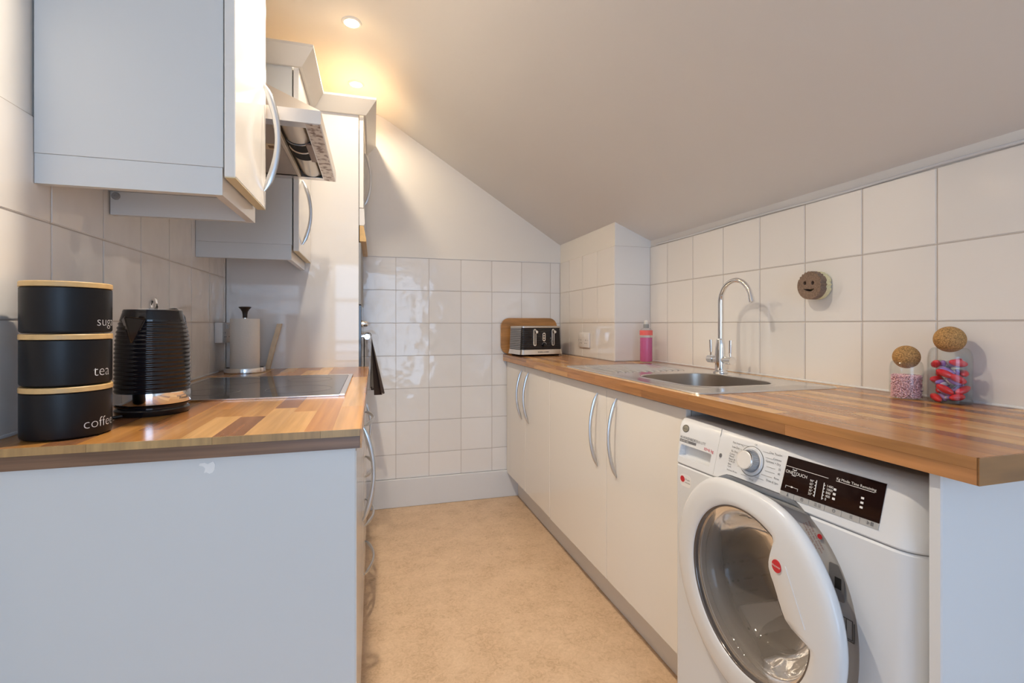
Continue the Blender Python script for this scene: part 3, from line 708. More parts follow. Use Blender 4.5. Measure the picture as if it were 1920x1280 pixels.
st = obj('wooden_strip', loft([[(-.463+dx+a, 2.425+b, z) for a, b in ((-.0095, -.012), (.0095, -.012), (.0095, .012), (-.0095, .012))] for dx, z in ((0, .906), (.010, .95), (.026, 1.02), (.041, 1.075), (.050, 1.112))]), mat('pale_wood', (.72, .58, .40), .5, vary=(30, .1)))
tag(st, 'pale wooden strip leaning in the corner right of the paper towel', 'wooden strip')
SOCK = mat('socket_white', (.82, .81, .80), .3)
def socket(label, face, c, w=.146, h=.086, d=.010):
    t = thing('wall_socket', label, 'socket', c, {'E': PI/2, 'W': -PI/2}[face])
    bmx = box(-w/2, w/2, -d, 0, -h/2, h/2, bev=.0025, seg=2)
    p = obj('plate', bmx, SOCK, t, True, True, ang=40)
    for sx in (-.034, .034):
        for (hx, hz, ww, hh) in ((0, .004, .0035, .0075), (-.0105, -.014, .0065, .0035), (.0105, -.014, .0065, .0035)):
            obj('pin_hole', box(sx+hx-ww/2, sx+hx+ww/2, -d-.0004, -d+.001, hz-hh/2-.004, hz+hh/2-.004), DARK, p, local=True)
        obj('switch', box(sx*.38-.006, sx*.38+.006, -d-.003, -d, .016, .034, bev=.001), SOCK, p, local=True)
    for sx in (-.062, .062):
        obj('screw', lathe([(0, .0012), (.003, .001), (.0035, 0)], n=12).__class__ and (lambda b: (b.transform(Matrix.Translation((sx, -d, 0)) @ Matrix.Rotation(PI/2, 4, 'X')), b)[1])(lathe([(0, .0012), (.003, .001), (.0035, 0)], n=12)), SATIN, p, local=True)
socket('white double socket on the left tiles behind the paper towel', 'E', (XL+.0008, 2.358, 1.074), d=.030)
socket('white double socket on the boxed-in corner beside the toaster', 'W', (1.1992, 2.625, 1.017))

# ================================================================== chopping board + toaster
bd = obj('chopping_board', loft([[(x, y, z) for x, z in rrect(.786, 1.165, HR+.001, 1.150, .055, 8)] for y in (2.990, 2.992, 3.006, 3.008)]), BOARD, None, True, ang=50)
tag(bd, 'brown wooden chopping board with rounded corners leaning behind the toaster', 'chopping board')
ts = thing('toaster', 'black ribbed four-slice toaster with chrome base and levers in the far corner', 'toaster', (.842, 2.735, HR+.0005), math.radians(8.5))
TW_, TD, TH = .278, .185, .182
def tor(z, ins=0, r=.018): return [(x, y, z) for x, y in rrect(ins, TW_-ins, ins, TD-ins, r, 5)]
obj('foot_plate', loft([tor(.001, .010), tor(.010, .006)]), BLACKP, ts, True, True)
cbm = obj('base_band', loft([tor(.010, -.004, .02), tor(.012, -.007, .022), tor(.040, -.002, .02), tor(.041, .001)]), mat('toaster_chrome', (.82, .78, .74), .18, 1), ts, True, True)
obj('lettering', text_bm('RUSSELL HOBBS', .0105, 'CENTER', map=lambda x, y, z: (TW_*.52+x, -.0052-(.0012 if y < .004 else 0), .022+y)), TXTG, cbm, local=True)
outl = []
for i in range(12*4+1):
    t = i/48; outl.append(tor(.041+t*(TH-.041-.012), .001+.006*t+.0011*math.sin(2*PI*12*t), .018))
SILV = mat('toaster_side_grey', (.30, .30, .31), .3, .6)
obj('body', loft(outl), BLACKP, ts, True, True, ang=60)
sb = bmesh.new()
for i in range(12):
    z = .044+i*.01075; ins = .007*(i/12)
    addbox(sb, -.0022+ins*.9, .004+ins, .018, TD-.018, z, z+.008, bev=.001)
obj('side_cover', sb, SILV, ts, True, True, label='silver ribbed side cover')
obj('top_plate', loft([tor(TH-.012, .006), tor(TH-.010, .004), tor(TH-.003, .004), tor(TH, .008)]), mat('toaster_top', (.66, .62, .58), .3, .9), ts, True, True)
for k in range(2):
    for m_ in range(2):
        obj('slot', box(.035+k*.118, .035+k*.118+.09, .045+m_*.06, .045+m_*.06+.025, TH-.0005, TH+.0006), DARK, ts, local=True)
for k, px in enumerate((.088, .212)):
    bmx = loft([[(x, y, z) for x, z in rrect(px-.0085, px+.0085, .062, .164, .0084, 6)] for y in (-.0035, .004)])
    s = obj('lever_slot', bmx, CHROME, ts, True, True)
    obj('slot_gap', loft([[(x, y, z) for x, z in rrect(px-.0035, px+.0035, .068, .158, .0034, 4)] for y in (-.0042, -.003)]), DARK, s, local=True)
    lv = lathe([(0, .012), (.008, .011), (.0095, .006), (.006, 0)], n=20); lv.transform(Matrix.Translation((px+.008, -.004, .146)) @ Matrix.Rotation(PI/2, 4, 'X'))
    obj('lever', lv, CHROME, s, True, True)
bp = obj('button_panel', loft([[(x, y, z) for x, z in rrect(.140, .160, .090, .142, .0098, 6)] for y in (-.003, .004)]), CHROME, ts, True, True)
for z in (.102, .116, .130):
    bq = lathe([(0, .002), (.004, .002), (.0055, 0)], n=16); bq.transform(Matrix.Translation((.150, -.003, z)) @ Matrix.Rotation(PI/2, 4, 'X')); obj('button', bq, BLACKP, bp, True, True)
kn = lathe([(0, .010), (.008, .010), (.0095, .008), (.0095, .001), (.0115, .001), (.0115, 0), (.009, 0)], n=28); kn.transform(Matrix.Translation((.152, -.003, .068)) @ Matrix.Rotation(PI/2, 4, 'X'))
kk = obj('browning_dial', kn, BLACKP, ts, True, True)
tk = bmesh.new()
for i in range(7):
    a = math.radians(20+i*23.3); c_, s_ = math.cos(a), math.sin(a)
    addbox(tk, .152+c_*.0150-.0007, .152+c_*.0150+.0007, -.0035, -.0025, .068+s_*.0150-.0015, .068+s_*.0150+.0015)
obj('dial_marks', tk, TXTW, kk, local=True)

# ================================================================== sink, tap
sk = thing('kitchen_sink', 'stainless steel inset sink with ribbed drainer on the left end', 'sink', (1.1, 1.6, HR))
SX0, SX1, SY0, SY1 = .832, 1.335, 1.125, 2.065
def swarp(x, y, z): return (x+.0118*(3.02-y)*.9, y, z)
def ringloop(z, ins, r): return [(x, y, z) for x, y in rrect(SX0+ins, SX1-ins, SY0+ins, SY1-ins, r, 6)]
# rim plate with hole: outer loops lofted, then bridged to bowl hole
def plate():
    bm = bmesh.new()
    outer = [ringloop(HR+.0004, 0, .030), ringloop(HR+.004, .002, .028), ringloop(HR+.0045, .006, .025), ringloop(HR+.0025, .012, .022)]
    R = [[bm.verts.new(p) for p in o] for o in outer]
    for A, B in zip(R, R[1:]):
        for k in range(len(A)): l = (k+1) % len(A); bm.faces.new((A[k], A[l], B[l], B[k]))
    hole = [bm.verts.new((x, y, HR+.0025)) for x, y in rrect(BX0, BX1, BY0, BY1, .09, 8)]
    edges = [bm.edges.get((R[-1][k], R[-1][(k+1) % len(R[-1])])) for k in range(len(R[-1]))]
    edges += [bm.edges.new((hole[k], hole[(k+1) % len(hole)])) for k in range(len(hole))]
    bmesh.ops.triangle_fill(bm, use_beauty=True, edges=edges)
    return bm
BX0, BX1, BY0, BY1 = .915, 1.235, 1.235, 1.615
sb_ = plate()
obj('rim', sb_, STEEL, sk, True, warp=swarp, ang=30)
def bl(z, ins, r): return [(x, y, z) for x, y in rrect(BX0+ins, BX1-ins, BY0+ins, BY1-ins, r, 8)]
obj('bowl_rim', loft([bl(HR+.0026, -.012, .10), bl(HR+.0045, -.008, .098), bl(HR+.0045, -.003, .093), bl(HR+.001, .001, .09)], cap0=False, cap1=False), STEEL, sk, True, warp=swarp, ang=80)
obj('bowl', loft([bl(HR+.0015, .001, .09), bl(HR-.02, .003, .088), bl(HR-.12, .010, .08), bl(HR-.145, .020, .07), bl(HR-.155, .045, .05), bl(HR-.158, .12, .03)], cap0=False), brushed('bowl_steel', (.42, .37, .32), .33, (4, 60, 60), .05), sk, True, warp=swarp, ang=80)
obj('waste', lathe([(0, .003), (.02, .003), (.038, .004), (.042, .001), (.042, 0)], (1.075+.015, 1.425, HR-.157), 32), CHROME, sk, True)
for i in range(11):
    x = .915+i*.030; y1 = 2.02-.0*i; y0 = 1.70+.02*abs(i-5)/5
    obj('drainer_rib', tube([(x, y0, HR+.0015), (x, y0+.03, HR+.0040), (x, y1-.03, HR+.0040), (x, y1, HR+.0015)], .0038, 8, flat=(1, 1.25)), STEEL, sk, True, warp=swarp)
TPX, TPY = 1.298, 1.586
tp = thing('mixer_tap', 'chrome swan-neck mixer tap with two lever handles behind the sink bowl', 'tap', (TPX, TPY, HR+.003))
obj('base', lathe([(0, 0), (.026, 0), (.027, .002), (.0265, .006), (.021, .009), (.0205, .012), (0, .012)], n=36), CHROME, tp, True, True)
obj('body', lathe([(.020, .010), (.0195, .03), (.0195, .07), (.0175, .10), (.0145, .128), (.0135, .132), (.0105, .135), (0, .135)], n=36), CHROME, tp, True, True)
pts = [(0, 0, .13+i*.0175) for i in range(9)]
R_ = .080
pts += [(0, -R_+R_*math.cos(a), .272+R_*1.02*math.sin(a)) for a in [PI*.93*i/24 for i in range(1, 25)]]
e = Vector(pts[-1]); dv = (Vector(pts[-1])-Vector(pts[-2])).normalized(); pts.append(tuple(e+dv*.010)); pts.append(tuple(e+dv*.018))
obj('spout', tube(pts, .0095, 18), CHROME, tp, True, True, ang=60)
obj('spout_tip', tube([tuple(e+dv*.004), tuple(e+dv*.022)], .0108, 18), CHROME, tp, True, True, ang=40)
for s in (-1, 1):
    h = obj('handle', tube([(0, s*.012, .052), (0, s*.035, .052), (0, s*.0355, .052), (0, s*.066, .052)], [.0115, .0115, .0155, .0155], 20), CHROME, tp, True, True)
    obj('lever', tube([(0, s*.054, .062), (0, s*.054, .078), (0, s*.054, .080), (0, s*.056, .128)], [.0042, .0042, .0058, .0058], 12), CHROME, h, True, True)

# ================================================================== soap bottle
BX, BY = 1.317, 2.150
so = thing('soap_bottle', 'clear washing-up bottle of pink liquid with coral label band in the corner of the drainer', 'bottle', (BX, BY, HR+.004))
obj('bottle', lathe([(0, .0005), (.027, .0005), (.0305, .004), (.031, .01), (.031, .150), (.029, .160), (.022, .168), (.0125, .171), (.0125, .176)], n=36), GLASS, so, True, True)
obj('liquid', lathe([(0, .003), (.027, .003), (.0298, .008), (.0298, .122), (0, .122)], n=36), mat('pink_liquid', (.78, .20, .45), .15, trans=.3, ior=1.1), so, True, True)
obj('label_band', lathe([(.0313, .134), (.0316, .1342), (.0316, .158), (.0300, .1585)], n=36), mat('coral_label', (.85, .16, .15), .45), so, True, True)
obj('collar', lathe([(.0135, .170), (.014, .172), (.014, .188), (.0125, .189), (0, .189)], n=24), mat('grey_collar', (.33, .34, .34), .4), so, True, True)
obj('cap', lathe([(.010, .189), (.0105, .190), (.0095, .205), (.004, .209), (0, .209)], n=24), mat('cap_white', (.80, .79, .76), .4), so, True, True)

# ================================================================== jars
def jar(label, x, y, R, hs, hr, rc, zc, short):
    t = thing('glass_jar', label, 'jar', (x, y, HR+.0005))
    r1 = rc*.985; o = [(0, .0005), (R-.004, .0005), (R, .004), (R, hs)]
    for q in range(1, 7):
        a = q/6*PI/2; o.append((r1+(R-r1)*math.cos(a), hs+(hr-hs)*math.sin(a)))
    th_ = .0016
    prof_ = o + [(rc*.985-th_, hr)] + [(max(0, r-th_), z+(th_ if i < 2 else 0)) for i, (r, z) in list(enumerate(o))[::-1][1:]]
    prof_[-1] = (0, .0022)
    obj('glass', lathe(prof_, n=56), GLASS, t, True, True, ang=50)
    sp_ = lathe([(rc*math.sin(a), zc-rc*math.cos(a)) for a in [PI*i/24 for i in range(25)]], n=40)
    obj('cork_stopper', sp_, CORK, t, True, True)
    return t
j1 = jar('short glass jar of tiny pink beads with a cork ball stopper', 1.334, .928, .0360, .072, .096, .0295, .107, True)
bb = bmesh.new(); rr = .0021; rb_ = random.Random(3)
tmp = bmesh.new(); bmesh.ops.create_icosphere(tmp, subdivisions=1, radius=1); tv = [v.co.copy() for v in tmp.verts]; tf = [[v.index for v in f.verts] for f in tmp.faces]; tmp.free()
vv, ff = [], []
z = .0025+rr; lay = 0
while z < .062:
    x = -.034
    while x < .034:
        y = -.034
        while y < .034:
            px, py, pz = x+rb_.uniform(-.0017, .0017), y+rb_.uniform(-.0017, .0017), z+rb_.uniform(-.0016, .0016)
            q = math.hypot(px, py)
            if q < .0318 and (q > .022 or pz > .056):
                b0 = len(vv); s = rr*rb_.uniform(.85, 1.15)
                vv += [(px+v.x*s, py+v.y*s, pz+v.z*s*.9) for v in tv]; ff += [[b0+i for i in f] for f in tf]
            y += .0040
        x += .0040
    z += .0036
me = bpy.data.meshes.new('beads'); me.from_pydata(vv, [], ff); me.polygons.foreach_set('use_smooth', [True]*len(me.polygons))
BEAD = mat('pink_bead', (1.0, .64, .70), .4); me.materials.append(BEAD)
bo = bpy.data.objects.new('scent_beads', me); COL.objects.link(bo); bo.location = (1.334, .928, HR+.0005)
tag(bo, 'pink scent beads filling the short glass jar', 'beads', kind='stuff')
j2 = jar('tall glass jar of red and purple laundry capsules with a cork ball stopper', 1.359, .845, .0425, .102, .134, .0315, .155, False)
FILM = thin_glass('capsule_film', (.96, .92, .95), .7, .08)
REDG = mat('capsule_red', (.80, .02, .035), .12, spec=.7); PURP = mat('capsule_purple', (.42, .25, .66), .15, spec=.7); WHG = mat('capsule_white', (.86, .78, .80), .2)
def ellip(rx, ry, rz, c=(0, 0, 0), bend=0, n=14):
    b = lathe([(math.sin(PI*i/n), -math.cos(PI*i/n)) for i in range(n+1)], n=18)
    for v in b.verts:
        v.co = Vector((v.co.x*rx+c[0], v.co.y*ry+c[1], v.co.z*rz+c[2])); v.co.z += bend*(v.co.x/rx)**2*rz
    return b
proto = None; rq = random.Random(12); k = 0
for lay in range(5):
    for q in range(3):
        a = lay*1.1+q*2*PI/3; cz = .0145+lay*.0200; rad_ = .0190
        locp = (1.359+rad_*math.cos(a), .845+rad_*math.sin(a), HR+cz+rq.uniform(-.003, .003))
        rot = (rq.uniform(-.65, .65), rq.uniform(-.65, .65), a+PI+rq.uniform(-.9, .9)+PI/2)
        if proto is None:
            t = thing('laundry_capsule', 'red and purple laundry capsule inside the tall cork-topped jar', 'laundry capsule', locp, 0, 'laundry capsules in the tall jar')
            t.rotation_euler = rot
            cap = [obj('film', ellip(.0205, .0175, .0088), FILM, t, True, True, ang=0),
                   obj('red_gel', ellip(.0190, .0090, .0082, (0, .0070, .0004)), REDG, t, True, True, ang=0),
                   obj('purple_gel', ellip(.0160, .0060, .0078, (-.002, -.0058, .0004)), PURP, t, True, True, ang=0),
                   obj('white_powder', ellip(.0120, .0038, .0060, (.002, -.0120, 0)), WHG, t, True, True, ang=0)]
            proto = t; continue
        t = proto.copy(); COL.objects.link(t); t.location = locp; t.rotation_euler = rot
        for c in cap:
            cc = c.copy(); cc.parent = t; COL.objects.link(cc)

# ================================================================== sponge on the wall
SPX, SPY, SPZ, SR = 1.366, 1.247, 1.236, .0455
sg = thing('face_sponge', 'round smiling scrubbing sponge, grey-brown over cream, stuck to the right tiles', 'sponge', (1.409, SPY, SPZ), -PI/2)
# local: x -> -Y (right in view), y -> +X (into wall), z up
def sp_out(R, amp=1.0, n=240):
    out = []
    for i in range(n):
        a = 2*PI*i/n; d = math.degrees(a); r = R
        if 35 < d < 155: r = R*(1.02-.085*amp*(1-abs(((d-35) % 15)/7.5-1)))        # hair spikes
        if d < 16 or d > 344: r = R*(1-.09*abs(math.sin(math.radians((d+16) % 360)*11)))
        out.append((r*math.cos(a), r*math.sin(a)))
    return out
def sponge_layer(name, y0, y1, m, holes):
    bm = bmesh.new(); O_ = sp_out(SR)
    rings = []
    for y in (y0, y1):
        rings.append([bm.verts.new((x, y, z)) for x, z in O_])
    n = len(O_)
    for k in range(n): l = (k+1) % n; bm.faces.new((rings[0][k], rings[0][l], rings[1][l], rings[1][k]))
    for ri, y in ((0, y0), (1, y1)):
        ed = [bm.edges.get((rings[ri][k], rings[ri][(k+1) % n])) for k in range(n)]
        for hl in holes:
            H_ = [bm.verts.new((x, y, z)) for x, z in hl]; ed += [bm.edges.new((H_[k], H_[(k+1) % len(H_)])) for k in range(len(H_))]
            hl_r = H_
            if ri == 0: hl_first.append(H_)
            else:
                F = hl_first[len(hl_second)]; hl_second.append(H_)
                for k in range(len(H_)): l = (k+1) % len(H_); bm.faces.new((F[k], F[l], H_[l], H_[k]))
        bmesh.ops.triangle_fill(bm, use_beauty=True, edges=ed)
    return obj(name, bm, m, sg, local=True)
ell = lambda cx, cz, rx, rz, n=16: [(cx+rx*math.cos(2*PI*i/n), cz+rz*math.sin(2*PI*i/n)) for i in range(n)]
mouth = [(-.021, -.012), (-.012, -.017), (0, -.020), (.010, -.019), (.019, -.013), (.019, -.0105), (.008, -.0125), (0, -.0125), (-.010, -.0115), (-.021, -.0105)]
hl_first, hl_second = [], []
sponge_layer('scourer_face', -.046, -.022, SPONGE, [ell(-.0165, .0085, .0058, .0066), ell(.0130, .0070, .0058, .0066), mouth])
hl_first, hl_second = [], []
sponge_layer('cream_backing', -.0215, -.003, SPONGEY, [])

